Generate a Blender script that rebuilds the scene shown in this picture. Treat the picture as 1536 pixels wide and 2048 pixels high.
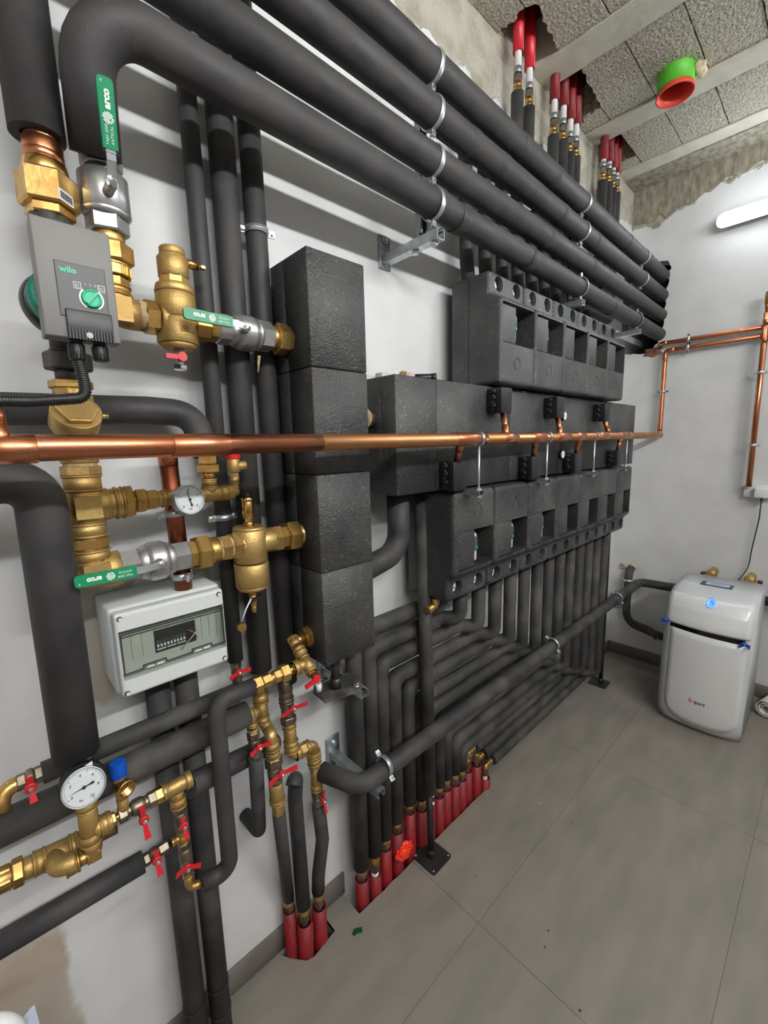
import bpy, bmesh, math, random
import numpy as np
from mathutils import Vector, Matrix
random.seed(7)
for o in list(bpy.data.objects): bpy.data.objects.remove(o)
SC = bpy.context.scene
COL = SC.collection
PI = math.pi

# ------------------------------------------------------------------ camera
# axes: X runs along the pipe wall into the room, -Y out of the pipe wall, Z up. Pipe wall y=0, floor z=0.
FPX = 854.05
_R = np.array([[0.728, -0.685, -0.025], [-0.124, -0.095, -0.988], [0.674, 0.722, -0.154]])
_u, _s, _v = np.linalg.svd(_R); _R = _u @ _v
CAM = np.array([0.0, -1.026, 1.5])
L = 3.13        # far wall
W = 2.45        # room width
H = 3.0         # ceiling
cd = bpy.data.cameras.new('camera'); cam = bpy.data.objects.new('camera', cd); COL.objects.link(cam)
cd.sensor_fit = 'VERTICAL'; cd.sensor_height = 36.0; cd.lens = 36.0 * FPX / 2048.0
cd.clip_start = 0.02
M = Matrix.Identity(4)
ax = (_R[0], -_R[1], -_R[2])
for i in range(3):
    for j in range(3): M[j][i] = ax[i][j]
M.translation = Vector(CAM); cam.matrix_world = M
SC.camera = cam
# ------------------------------------------------------------------ light and exposure
wd = bpy.data.worlds.new('world'); SC.world = wd; wd.use_nodes = True
wd.node_tree.nodes['Background'].inputs[0].default_value = (0.8, 0.85, 0.9, 1)
wd.node_tree.nodes['Background'].inputs[1].default_value = 0.25
SC.cycles.max_bounces = 6; SC.cycles.diffuse_bounces = 4; SC.cycles.glossy_bounces = 3; SC.cycles.transmission_bounces = 3; SC.cycles.transparent_max_bounces = 6
SC.cycles.caustics_reflective = False; SC.cycles.caustics_refractive = False; SC.cycles.adaptive_threshold = 0.03; SC.cycles.sample_clamp_indirect = 6.0; SC.cycles.use_light_tree = False
SC.view_settings.view_transform = 'Standard'
SC.view_settings.look = 'None'
SC.view_settings.gamma = 1.0
SC.view_settings.use_curve_mapping = False
SC.view_settings.exposure = 1.22
LAMP_FAR = 9.5       # emission strength of the tube on the far wall
LAMP_SIDE = 46.0      # emission strength of the tubes on the wall opposite the pipes

# ------------------------------------------------------------------ helpers
def P(u, v, d):
    """point of the plane d metres out from the pipe wall that the camera sees at pixel u, v"""
    r = _R.T @ np.array([(u - 768) / FPX, (v - 1024) / FPX, 1.0])
    return Vector(CAM + r * ((-d - CAM[1]) / r[1]))
def PX(u, v, x):
    r = _R.T @ np.array([(u - 768) / FPX, (v - 1024) / FPX, 1.0])
    return Vector(CAM + r * ((x - CAM[0]) / r[0]))
def PZ(u, v, z):
    r = _R.T @ np.array([(u - 768) / FPX, (v - 1024) / FPX, 1.0])
    return Vector(CAM + r * ((z - CAM[2]) / r[2]))
def proj(p):
    c = _R @ (np.array(p) - CAM)
    return np.array([FPX * c[0] / c[2] + 768, FPX * c[1] / c[2] + 1024])
class Ln:
    """a straight axis; at(k, px) is the point whose pixel u or v is px"""
    def __init__(s, p, d):
        s.p = Vector(p); s.d = Vector(d).normalized()
    def at(s, k, px):
        a = _R @ (np.array(s.p) - CAM); b = _R @ np.array(s.d)
        i = 0 if k == 'u' else 1
        q = (px - (768 if i == 0 else 1024)) / FPX
        t = (q * a[2] - a[i]) / (b[i] - q * b[2])
        return s.p + s.d * float(t)
    def rad(s, p, px):
        """radius in metres of a cylinder about this axis seen px wide from axis to edge"""
        w = Vector(s.d).cross(Vector(CAM) - p); w.normalize()
        a0 = proj(p); a1 = proj(p + w * 0.01); ad = proj(p + s.d * 0.01) - a0
        ad /= np.linalg.norm(ad); dv = a1 - a0
        perp = abs(dv[0] * ad[1] - dv[1] * ad[0])
        return px * 0.01 / perp
XA = Vector((1, 0, 0)); YA = Vector((0, 1, 0)); ZA = Vector((0, 0, 1)); OUT = Vector((0, -1, 0))

class MB:
    def __init__(s): s.v = []; s.f = []; s.sm = []
    def add(s, vs, fs, smooth=True):
        n = len(s.v); s.v += [Vector(q) for q in vs]
        for f in fs: s.f.append([n + i for i in f]); s.sm.append(smooth)
        return s
    def merge(s, o): return s.add(o.v, [], True) if False else s._m(o)
    def _m(s, o):
        n = len(s.v); s.v += o.v
        for f, k in zip(o.f, o.sm): s.f.append([n + i for i in f]); s.sm.append(k)
        return s
    def box(s, lo, hi):
        x0, y0, z0 = lo; x1, y1, z1 = hi
        vs = [(x0,y0,z0),(x1,y0,z0),(x1,y1,z0),(x0,y1,z0),(x0,y0,z1),(x1,y0,z1),(x1,y1,z1),(x0,y1,z1)]
        return s.add(vs, [(0,3,2,1),(4,5,6,7),(0,1,5,4),(1,2,6,5),(2,3,7,6),(3,0,4,7)], False)
    def obox(s, c, a, b, e):
        """box centred at c with half-extent vectors a, b, e"""
        c = Vector(c); vs = []
        for sz in (-1, 1):
            for sx, sy in ((-1,-1),(1,-1),(1,1),(-1,1)): vs.append(c + a*sx + b*sy + e*sz)
        fs = [(0,3,2,1),(4,5,6,7),(0,1,5,4),(1,2,6,5),(2,3,7,6),(3,0,4,7)]
        if a.cross(b).dot(e) < 0: fs = [f[::-1] for f in fs]
        return s.add(vs, fs, False)
    def rbox(s, lo, hi, r, seg=3):
        bm = bmesh.new(); bmesh.ops.create_cube(bm, size=1)
        for q in bm.verts:
            q.co = Vector([lo[i] if q.co[i] < 0 else hi[i] for i in range(3)])
        bmesh.ops.bevel(bm, geom=list(bm.edges), offset=r, segments=seg, profile=0.5, affect='EDGES')
        return s.frombm(bm)
    def frombm(s, bm, smooth=True):
        bm.verts.ensure_lookup_table(); bm.verts.index_update()
        s.add([q.co.copy() for q in bm.verts], [[q.index for q in f.verts] for f in bm.faces], smooth); bm.free(); return s
    def prism(s, poly, ext, smooth=False):
        """poly: 3D points of a planar outline, ext: extrusion vector"""
        n = len(poly); poly = [Vector(q) for q in poly]; e = Vector(ext)
        nrm = Vector((0,0,0))
        for i in range(n):
            nrm += poly[i].cross(poly[(i+1) % n])
        if nrm.dot(e) > 0: poly = poly[::-1]
        vs = poly + [q + e for q in poly]
        fs = [list(range(n))] + [list(range(2*n-1, n-1, -1))]
        fs += [[i, i+n, (i+1) % n + n, (i+1) % n] for i in range(n)]
        return s.add(vs, fs, smooth)
    def lathe(s, p0, ax, prof, seg=28, ref=None, smooth=True, cap=True):
        """prof: (distance along ax, radius)"""
        ax = Vector(ax).normalized(); p0 = Vector(p0)
        r0 = Vector(ref) if ref is not None else (ZA if abs(ax.z) < 0.9 else XA)
        a = (r0 - ax * r0.dot(ax)).normalized(); b = ax.cross(a)
        n = len(s.v); m = len(prof)
        for t, r in prof:
            for k in range(seg):
                an = 2*PI*k/seg
                s.v.append(p0 + ax*t + (a*math.cos(an) + b*math.sin(an))*r)
        for i in range(m-1):
            for k in range(seg):
                k2 = (k+1) % seg
                s.f.append([n+i*seg+k, n+i*seg+k2, n+(i+1)*seg+k2, n+(i+1)*seg+k]); s.sm.append(smooth)
        if cap:
            s.f.append([n+k for k in range(seg)][::-1]); s.sm.append(False)
            s.f.append([n+(m-1)*seg+k for k in range(seg)]); s.sm.append(False)
        return s
    def cyl(s, p0, p1, r, r2=None, seg=28, ch=0.0):
        p0 = Vector(p0); p1 = Vector(p1); l = (p1-p0).length; r2 = r if r2 is None else r2
        if ch: pr = [(0, r-ch), (ch, r), (l-ch, r2), (l, r2-ch)]
        else: pr = [(0, r), (l, r2)]
        return s.lathe(p0, p1-p0, pr, seg)
    def hexa(s, p0, p1, r, rot=0.0, seg=6):
        """hexagon nut with chamfered corners: r is across-corner radius"""
        p0 = Vector(p0); p1 = Vector(p1); l = (p1-p0).length; ax = (p1-p0).normalized()
        r0 = ZA if abs(ax.z) < 0.9 else XA
        c = min(l*0.12, r*0.08)
        q = Matrix.Rotation(rot, 4, ax) @ r0
        return s.lathe(p0, ax, [(0, r*0.93), (c, r), (l-c, r), (l, r*0.93)], seg, ref=q, smooth=False)
    def tube(s, pts, r, bend=None, seg=24, cap=True, hollow=0.0, n_arc=8):
        pts = [Vector(q) for q in pts]; path = [pts[0]]
        for i in range(1, len(pts)-1):
            a, b, c = pts[i-1], pts[i], pts[i+1]
            d0 = (b-a).normalized(); d1 = (c-b).normalized(); ang = d0.angle(d1)
            if ang < 0.02: path.append(b); continue
            bd = bend if bend else (r[0] if isinstance(r, (list, tuple)) else r)*1.3
            t = min(bd*math.tan(ang/2), (b-a).length*0.49 if i > 1 else (b-a).length*0.98, (c-b).length*(0.49 if i < len(pts)-2 else 0.98))
            rr = t/math.tan(ang/2)
            s0 = b - d0*t; nrm = (d1 - d0*d1.dot(d0)).normalized(); ctr = s0 + nrm*rr
            k = max(3, int(n_arc*ang/(PI/2)))
            for j in range(k+1):
                an = ang*j/k
                path.append(ctr - nrm*rr*math.cos(an) + d0*rr*math.sin(an))
        path.append(pts[-1])
        q = [path[0]]
        for p in path[1:]:
            if (p-q[-1]).length > 1e-5: q.append(p)
        path = q; n0 = len(s.v); m = len(path)
        t0 = (path[1]-path[0]).normalized()
        a = (ZA if abs(t0.z) < 0.9 else XA); a = (a - t0*a.dot(t0)).normalized()
        rs = r if isinstance(r, (list, tuple)) else None
        for i, p in enumerate(path):
            t = ((path[min(i+1, m-1)]-p).normalized() + (p-path[max(i-1, 0)]).normalized()).normalized() if 0 < i < m-1 else ((path[1]-path[0]).normalized() if i == 0 else (path[-1]-path[-2]).normalized())
            a = (a - t*a.dot(t)).normalized(); b = t.cross(a)
            ra = rs[0] + (rs[1]-rs[0])*i/(m-1) if rs else r
            for k in range(seg):
                an = 2*PI*k/seg
                s.v.append(p + (a*math.cos(an)+b*math.sin(an))*ra)
        for i in range(m-1):
            for k in range(seg):
                k2 = (k+1) % seg
                s.f.append([n0+i*seg+k, n0+i*seg+k2, n0+(i+1)*seg+k2, n0+(i+1)*seg+k]); s.sm.append(True)
        if cap:
            for (i, rev, p) in ((0, True, path[0]), (m-1, False, path[-1])):
                ring = [n0+i*seg+k for k in range(seg)]
                if hollow:   # ring face and an inner wall going in 4 cm
                    t = (path[1]-path[0]).normalized() if i == 0 else (path[-2]-path[-1]).normalized()
                    c = len(s.v); ra0 = rs[0 if i == 0 else 1] if rs else r
                    for k in range(seg): s.v.append(p + (s.v[ring[k]]-p)*(hollow/ra0))
                    for k in range(seg): s.v.append(p + (s.v[ring[k]]-p)*(hollow/ra0) + t*0.04)
                    for k in range(seg):
                        k2 = (k+1) % seg
                        f1 = [ring[k], ring[k2], c+k2, c+k]; f2 = [c+k, c+k2, c+seg+k2, c+seg+k]
                        f3 = None
                        s.f.append(f1[::-1] if rev else f1); s.sm.append(False)
                        s.f.append(f2[::-1] if rev else f2); s.sm.append(True)
                    f = [c+seg+k for k in range(seg)]
                    s.f.append(f[::-1] if rev else f); s.sm.append(False)
                else:
                    s.f.append(ring[::-1] if rev else ring); s.sm.append(False)
        return s
    def torus(s, c, ax, R, r, seg=32, ms=8, a0=0.0, a1=2*PI):
        ax = Vector(ax).normalized(); r0 = ZA if abs(ax.z) < 0.9 else XA
        a = (r0-ax*r0.dot(ax)).normalized(); b = ax.cross(a); full = abs(a1-a0-2*PI) < 1e-4
        n = len(s.v); N = seg if full else seg+1
        for i in range(N):
            an = a0 + (a1-a0)*i/seg; d = a*math.cos(an)+b*math.sin(an)
            for j in range(ms):
                bn = 2*PI*j/ms
                s.v.append(Vector(c) + d*(R + r*math.cos(bn)) + ax*r*math.sin(bn))
        for i in range(seg):
            i2 = (i+1) % N
            for j in range(ms):
                j2 = (j+1) % ms
                s.f.append([n+i*ms+j, n+i2*ms+j, n+i2*ms+j2, n+i*ms+j2]); s.sm.append(True)
        return s
    def band(s, c, ax, R, w, th, seg=36, a0=0.0, a1=2*PI, ref=None):
        """flat strap bent round: ring of rectangular section"""
        ax = Vector(ax).normalized(); r0 = Vector(ref) if ref is not None else (ZA if abs(ax.z) < 0.9 else XA)
        a = (r0-ax*r0.dot(ax)).normalized(); b = ax.cross(a); c = Vector(c)
        full = abs(a1-a0-2*PI) < 1e-4; N = seg if full else seg+1; n = len(s.v)
        for i in range(N):
            an = a0 + (a1-a0)*i/seg; d = a*math.cos(an)+b*math.sin(an)
            for (rr, t) in ((R, -w/2), (R+th, -w/2), (R+th*1.0, w/2), (R, w/2)):
                s.v.append(c + d*rr + ax*t)
        for i in range(seg):
            i2 = (i+1) % N
            for j in range(4):
                j2 = (j+1) % 4
                s.f.append([n+i*4+j, n+i2*4+j, n+i2*4+j2, n+i*4+j2]); s.sm.append(j in (1, 3))
        if not full:
            s.f.append([n, n+1, n+2, n+3]); s.sm.append(False)
            e = n+seg*4; s.f.append([e+3, e+2, e+1, e]); s.sm.append(False)
        return s
    def ball(s, c, r, sc=(1,1,1), seg=16):
        bm = bmesh.new(); bmesh.ops.create_uvsphere(bm, u_segments=seg, v_segments=seg//2+2, radius=r)
        for q in bm.verts: q.co = Vector((q.co.x*sc[0], q.co.y*sc[1], q.co.z*sc[2])) + Vector(c)
        return s.frombm(bm)
    def mesh(s, name, off=Vector((0,0,0))):
        me = bpy.data.meshes.new(name)
        me.from_pydata([q-off for q in s.v], [], s.f)
        me.polygons.foreach_set('use_smooth', s.sm)
        me.update()
        bm = bmesh.new(); bm.from_mesh(me); bmesh.ops.recalc_face_normals(bm, faces=bm.faces); bm.to_mesh(me); bm.free()
        return me
    def build(s, name, mat, parent=None, label=None):
        off = Vector((0,0,0))
        if parent is not None: off = wloc(parent)
        elif s.v:
            xs = [q.x for q in s.v]; ys = [q.y for q in s.v]; zs = [q.z for q in s.v]
            off = Vector(((min(xs)+max(xs))/2, (min(ys)+max(ys))/2, min(zs)))
        me = s.mesh(name, off)
        o = bpy.data.objects.new(name, me); COL.objects.link(o)
        if isinstance(mat, (list, tuple)):
            for m in mat: me.materials.append(m)
        else: me.materials.append(mat)
        if parent is not None: o.parent = parent
        else: o.location = off
        if label: o['label'] = label
        return o
def wloc(o):
    v = Vector((0,0,0))
    while o is not None: v += o.location; o = o.parent
    return v
def tag(o, label, cat, group=None):
    o['label'] = label; o['category'] = cat
    if group: o['group'] = group
    return o
def thing(name, label, cat, loc, group=None):
    o = bpy.data.objects.new(name, None); COL.objects.link(o); o.location = Vector(loc); o.empty_display_size = 0.02
    return tag(o, label, cat, group)
def struct(o): o['kind'] = 'structure'; return o
def text_mesh(s, size, ext=0.0004, bold=0.0):
    cu = bpy.data.curves.new('lettering', 'FONT'); cu.body = s; cu.size = size; cu.extrude = ext; cu.align_x = 'CENTER'; cu.align_y = 'CENTER'; cu.offset = bold
    cu.resolution_u = 3
    o = bpy.data.objects.new('lettering', cu); COL.objects.link(o)
    bpy.context.view_layer.update()
    me = bpy.data.meshes.new_from_object(o.evaluated_get(bpy.context.evaluated_depsgraph_get()))
    bpy.data.objects.remove(o); bpy.data.curves.remove(cu)
    return me
def lettering(s, c, right, up, size, mat, parent, name='lettering', bold=0.0):
    me = text_mesh(s, size, bold=bold); right = Vector(right).normalized(); up = Vector(up); up = (up-right*up.dot(right)).normalized(); n = right.cross(up)
    off = wloc(parent)
    for q in me.vertices: q.co = Vector(c) + right*q.co.x + up*q.co.y + n*q.co.z - off
    o = bpy.data.objects.new(name, me); COL.objects.link(o); o.parent = parent; me.materials.clear(); me.materials.append(mat)
    return o

# ------------------------------------------------------------------ materials
def lin(c):
    return tuple(((x/255)/12.92 if x/255 <= 0.04045 else ((x/255+0.055)/1.055)**2.4) for x in c) + (1.0,)
def mat(name, rgb, rough=0.5, metal=0.0, rgb2=None, nscale=8, bump=0.0, bscale=60, spec=0.5, rvar=0.0, coat=0.0, stretch=None, lo=0.35, hi=0.65, detail=4):
    m = bpy.data.materials.new(name); m.use_nodes = True; nt = m.node_tree; b = nt.nodes['Principled BSDF']
    b.inputs['Base Color'].default_value = lin(rgb); b.inputs['Roughness'].default_value = rough; b.inputs['Metallic'].default_value = metal
    b.inputs['Specular IOR Level'].default_value = spec
    if coat: b.inputs['Coat Weight'].default_value = coat; b.inputs['Coat Roughness'].default_value = 0.1
    tc = nt.nodes.new('ShaderNodeTexCoord'); geo = nt.nodes.new('ShaderNodeNewGeometry')
    vec = geo.outputs['Position']
    if stretch:
        mp = nt.nodes.new('ShaderNodeMapping'); mp.inputs['Scale'].default_value = stretch
        nt.links.new(vec, mp.inputs['Vector']); vec = mp.outputs[0]
    if rgb2 is not None or rvar:
        n = nt.nodes.new('ShaderNodeTexNoise'); n.inputs['Scale'].default_value = nscale; n.inputs['Detail'].default_value = detail
        nt.links.new(vec, n.inputs['Vector'])
        mr = nt.nodes.new('ShaderNodeMapRange'); mr.inputs[1].default_value = lo; mr.inputs[2].default_value = hi
        nt.links.new(n.outputs[0], mr.inputs[0])
        if rgb2 is not None:
            mx = nt.nodes.new('ShaderNodeMix'); mx.data_type = 'RGBA'
            mx.inputs[6].default_value = lin(rgb); mx.inputs[7].default_value = lin(rgb2)
            nt.links.new(mr.outputs[0], mx.inputs[0]); nt.links.new(mx.outputs[2], b.inputs['Base Color'])
        if rvar:
            m2 = nt.nodes.new('ShaderNodeMapRange'); m2.inputs[3].default_value = rough-rvar; m2.inputs[4].default_value = rough+rvar
            nt.links.new(n.outputs[0], m2.inputs[0]); m2.inputs[1].default_value = lo; m2.inputs[2].default_value = hi
            nt.links.new(m2.outputs[0], b.inputs['Roughness'])
    if bump:
        n = nt.nodes.new('ShaderNodeTexNoise'); n.inputs['Scale'].default_value = bscale; n.inputs['Detail'].default_value = 5
        nt.links.new(vec, n.inputs['Vector'])
        bp = nt.nodes.new('ShaderNodeBump'); bp.inputs['Strength'].default_value = bump; bp.inputs['Distance'].default_value = 0.004
        nt.links.new(n.outputs[0], bp.inputs['Height']); nt.links.new(bp.outputs[0], b.inputs['Normal'])
    return m
FOAM = mat('rubber_insulation', (52, 51, 53), 0.62, 0, (66, 64, 64), 14, 0.12, 260, 0.45, 0.08)
FOAM_DUSTY = mat('dusty_rubber_insulation', (50, 49, 50), 0.7, 0, (88, 85, 80), 9, 0.15, 200, 0.4, 0.06, lo=0.4, hi=0.72)
FOAM_CUT = mat('cut_foam', (22, 22, 23), 0.9, 0, None, 8, 0.3, 300)
def epp_mat(name, base, fleck, fs):
    m = mat(name, base, 0.4, 0, None, 8, 0, 60, 0.6); nt = m.node_tree; b = nt.nodes['Principled BSDF']
    geo = nt.nodes.new('ShaderNodeNewGeometry')
    v = nt.nodes.new('ShaderNodeTexVoronoi'); v.inputs['Scale'].default_value = 62; nt.links.new(geo.outputs['Position'], v.inputs['Vector'])
    mr = nt.nodes.new('ShaderNodeMapRange'); mr.inputs[1].default_value = 0.0; mr.inputs[2].default_value = fs; mr.inputs[3].default_value = 1; mr.inputs[4].default_value = 0
    nt.links.new(v.outputs[0], mr.inputs[0])
    n = nt.nodes.new('ShaderNodeTexNoise'); n.inputs['Scale'].default_value = 7; n.inputs['Detail'].default_value = 6; nt.links.new(geo.outputs['Position'], n.inputs['Vector'])
    mr2 = nt.nodes.new('ShaderNodeMapRange'); mr2.inputs[1].default_value = 0.38; mr2.inputs[2].default_value = 0.66; nt.links.new(n.outputs[0], mr2.inputs[0])
    mu = nt.nodes.new('ShaderNodeMath'); mu.operation = 'MULTIPLY'; nt.links.new(mr.outputs[0], mu.inputs[0]); nt.links.new(mr2.outputs[0], mu.inputs[1])
    ad = nt.nodes.new('ShaderNodeMath'); ad.operation = 'MULTIPLY_ADD'; nt.links.new(mr2.outputs[0], ad.inputs[0]); ad.inputs[1].default_value = 0.25; nt.links.new(mu.outputs[0], ad.inputs[2])
    mx = nt.nodes.new('ShaderNodeMix'); mx.data_type = 'RGBA'; mx.inputs[6].default_value = lin(base); mx.inputs[7].default_value = lin(fleck)
    nt.links.new(ad.outputs[0], mx.inputs[0]); nt.links.new(mx.outputs[2], b.inputs['Base Color'])
    n2 = nt.nodes.new('ShaderNodeTexNoise'); n2.inputs['Scale'].default_value = 240; n2.inputs['Detail'].default_value = 4; nt.links.new(geo.outputs['Position'], n2.inputs['Vector'])
    bp = nt.nodes.new('ShaderNodeBump'); bp.inputs['Strength'].default_value = 0.8; bp.inputs['Distance'].default_value = 0.0035
    nt.links.new(n2.outputs[0], bp.inputs['Height']); nt.links.new(bp.outputs[0], b.inputs['Normal'])
    return m
EPP = epp_mat('expanded_black_foam', (42, 42, 44), (118, 117, 114), 0.26)
EPP_LIT = epp_mat('expanded_black_foam_lit', (54, 54, 56), (124, 123, 120), 0.3)  # lighter copy of the black foam: light on the upper row put into colour
BRASS = mat('brass', (212, 176, 108), 0.36, 0.9, (180, 142, 84), 22, 0.10, 180, rvar=0.1)
BRASS_CAST = mat('cast_brass', (198, 166, 106), 0.5, 0.75, (174, 142, 88), 16, 0.2, 260, rvar=0.06)
BRASS_SHINY = mat('polished_brass', (226, 184, 112), 0.24, 1.0, (190, 146, 84), 30, rvar=0.08)
BRASS_DULL = mat('dull_brass', (142, 116, 76), 0.5, 0.85, (112, 92, 66), 20, 0.15, 220)
HEMP = mat('hemp_and_paste', (196, 178, 140), 0.9, 0, (150, 130, 96), 90, 0.5, 400)
NICKEL = mat('nickel_plate', (196, 196, 198), 0.38, 0.85, (170, 170, 172), 18, 0.04, 200, rvar=0.08)
NICKEL_DIRTY = mat('tarnished_nickel', (152, 142, 128), 0.42, 0.9, (112, 98, 84), 26, 0.1, 200)
CHROME = mat('chrome', (225, 225, 225), 0.14, 1.0)
ZINC = mat('zinc_plate', (214, 220, 224), 0.36, 0.8, (186, 194, 198), 40, rvar=0.08)
GALV = mat('galvanised_steel', (172, 180, 184), 0.42, 0.75, (146, 154, 158), 30)
COPPER = mat('copper', (212, 142, 106), 0.32, 1.0, (190, 118, 84), 14, 0.0, 80, rvar=0.07)
COPPER_AGED = mat('aged_copper', (190, 140, 100), 0.44, 0.95, (172, 120, 80), 7, 0.0, 80, rvar=0.06, stretch=(0.5, 3, 3))
COPPER_DARK = mat('dark_copper', (150, 84, 60), 0.35, 1.0, (112, 62, 46), 14, 0.02, 80)
RED = mat('red_enamel', (206, 34, 44), 0.35)
REDSLEEVE = mat('red_corrugated_plastic', (142, 16, 24), 0.5, 0, (118, 30, 34), 30, 0.1, 200)
WHITEPIPE = mat('white_plastic_pipe', (226, 226, 226), 0.4)
GREEN = mat('green_vinyl_grip', (22, 138, 92), 0.38)
WHITEPRINT = mat('white_print', (230, 236, 232), 0.5)
DARKPRINT = mat('dark_print', (40, 40, 40), 0.6)
PUMPGREY = mat('grey_pump_plastic', (122, 120, 119), 0.55, 0, None, 8, 0.05, 500)
PUMPPANEL = mat('slate_pump_panel', (76, 76, 79), 0.42)
BLACKPL = mat('black_plastic', (28, 28, 31), 0.4)
BLACKSAT = mat('satin_black_steel', (34, 34, 35), 0.42, 0, (46, 45, 44), 16, 0.05, 200)
PUMPGREEN = mat('pump_green', (0, 138, 112), 0.5, 0, (10, 110, 92), 300)
KNOBGREEN = mat('knob_green', (18, 178, 132), 0.35)
CAST_IRON = mat('grey_cast_iron', (86, 82, 78), 0.5, 0.6, (66, 62, 58), 30, 0.2, 200)
WHITEPL = mat('white_plastic', (222, 224, 224), 0.35)
BOXGREY = mat('light_grey_enclosure_plastic', (204, 207, 207), 0.45)
PLATE = mat('olive_grey_cover_plate', (176, 180, 172), 0.6)
DIALWHITE = mat('dial_white', (232, 236, 240), 0.4)
BLUECAP = mat('blue_cap', (18, 84, 190), 0.4)
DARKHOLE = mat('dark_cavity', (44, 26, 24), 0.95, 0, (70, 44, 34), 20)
PAPER = mat('white_paper', (226, 222, 218), 0.8)
CABLE = mat('dark_cable', (52, 52, 50), 0.5)
TERRA = mat('terracotta_duct_rim', (224, 74, 54), 0.5)
DUCTGREEN = mat('bright_green_duct', (88, 186, 44), 0.5)
PUFOAM = mat('cured_foam', (208, 198, 172), 0.9, 0, (176, 160, 128), 60, 0.9, 90)
TAPE = mat('blue_tape', (52, 92, 186), 0.45)
LIGHTGREY = mat('pale_grey_plastic', (188, 190, 186), 0.5)
def pane_mat(name, tint, gloss=0.08):
    """thin clear sheet: lets light straight through with a weak mirror on top"""
    m = bpy.data.materials.new(name); m.use_nodes = True; nt = m.node_tree; nt.nodes.remove(nt.nodes['Principled BSDF'])
    t = nt.nodes.new('ShaderNodeBsdfTransparent'); t.inputs[0].default_value = (*tint, 1); g = nt.nodes.new('ShaderNodeBsdfGlossy'); g.inputs['Roughness'].default_value = 0.05
    f = nt.nodes.new('ShaderNodeFresnel'); f.inputs[0].default_value = 1.3; x = nt.nodes.new('ShaderNodeMixShader'); nt.links.new(f.outputs[0], x.inputs[0]); nt.links.new(t.outputs[0], x.inputs[1]); nt.links.new(g.outputs[0], x.inputs[2])
    nt.links.new(x.outputs[0], nt.nodes['Material Output'].inputs[0])
    return m
GLASS = pane_mat('tinted_clear_plastic', (0.94, 0.955, 0.94))
CLEAR = pane_mat('clear_window', (0.99, 0.99, 0.99))
def emit(name, rgb, st, base=(0.8, 0.8, 0.8)):
    m = bpy.data.materials.new(name); m.use_nodes = True; b = m.node_tree.nodes['Principled BSDF']
    b.inputs['Base Color'].default_value = (*base, 1)
    b.inputs['Emission Color'].default_value = lin(rgb); b.inputs['Emission Strength'].default_value = st
    return m
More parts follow.
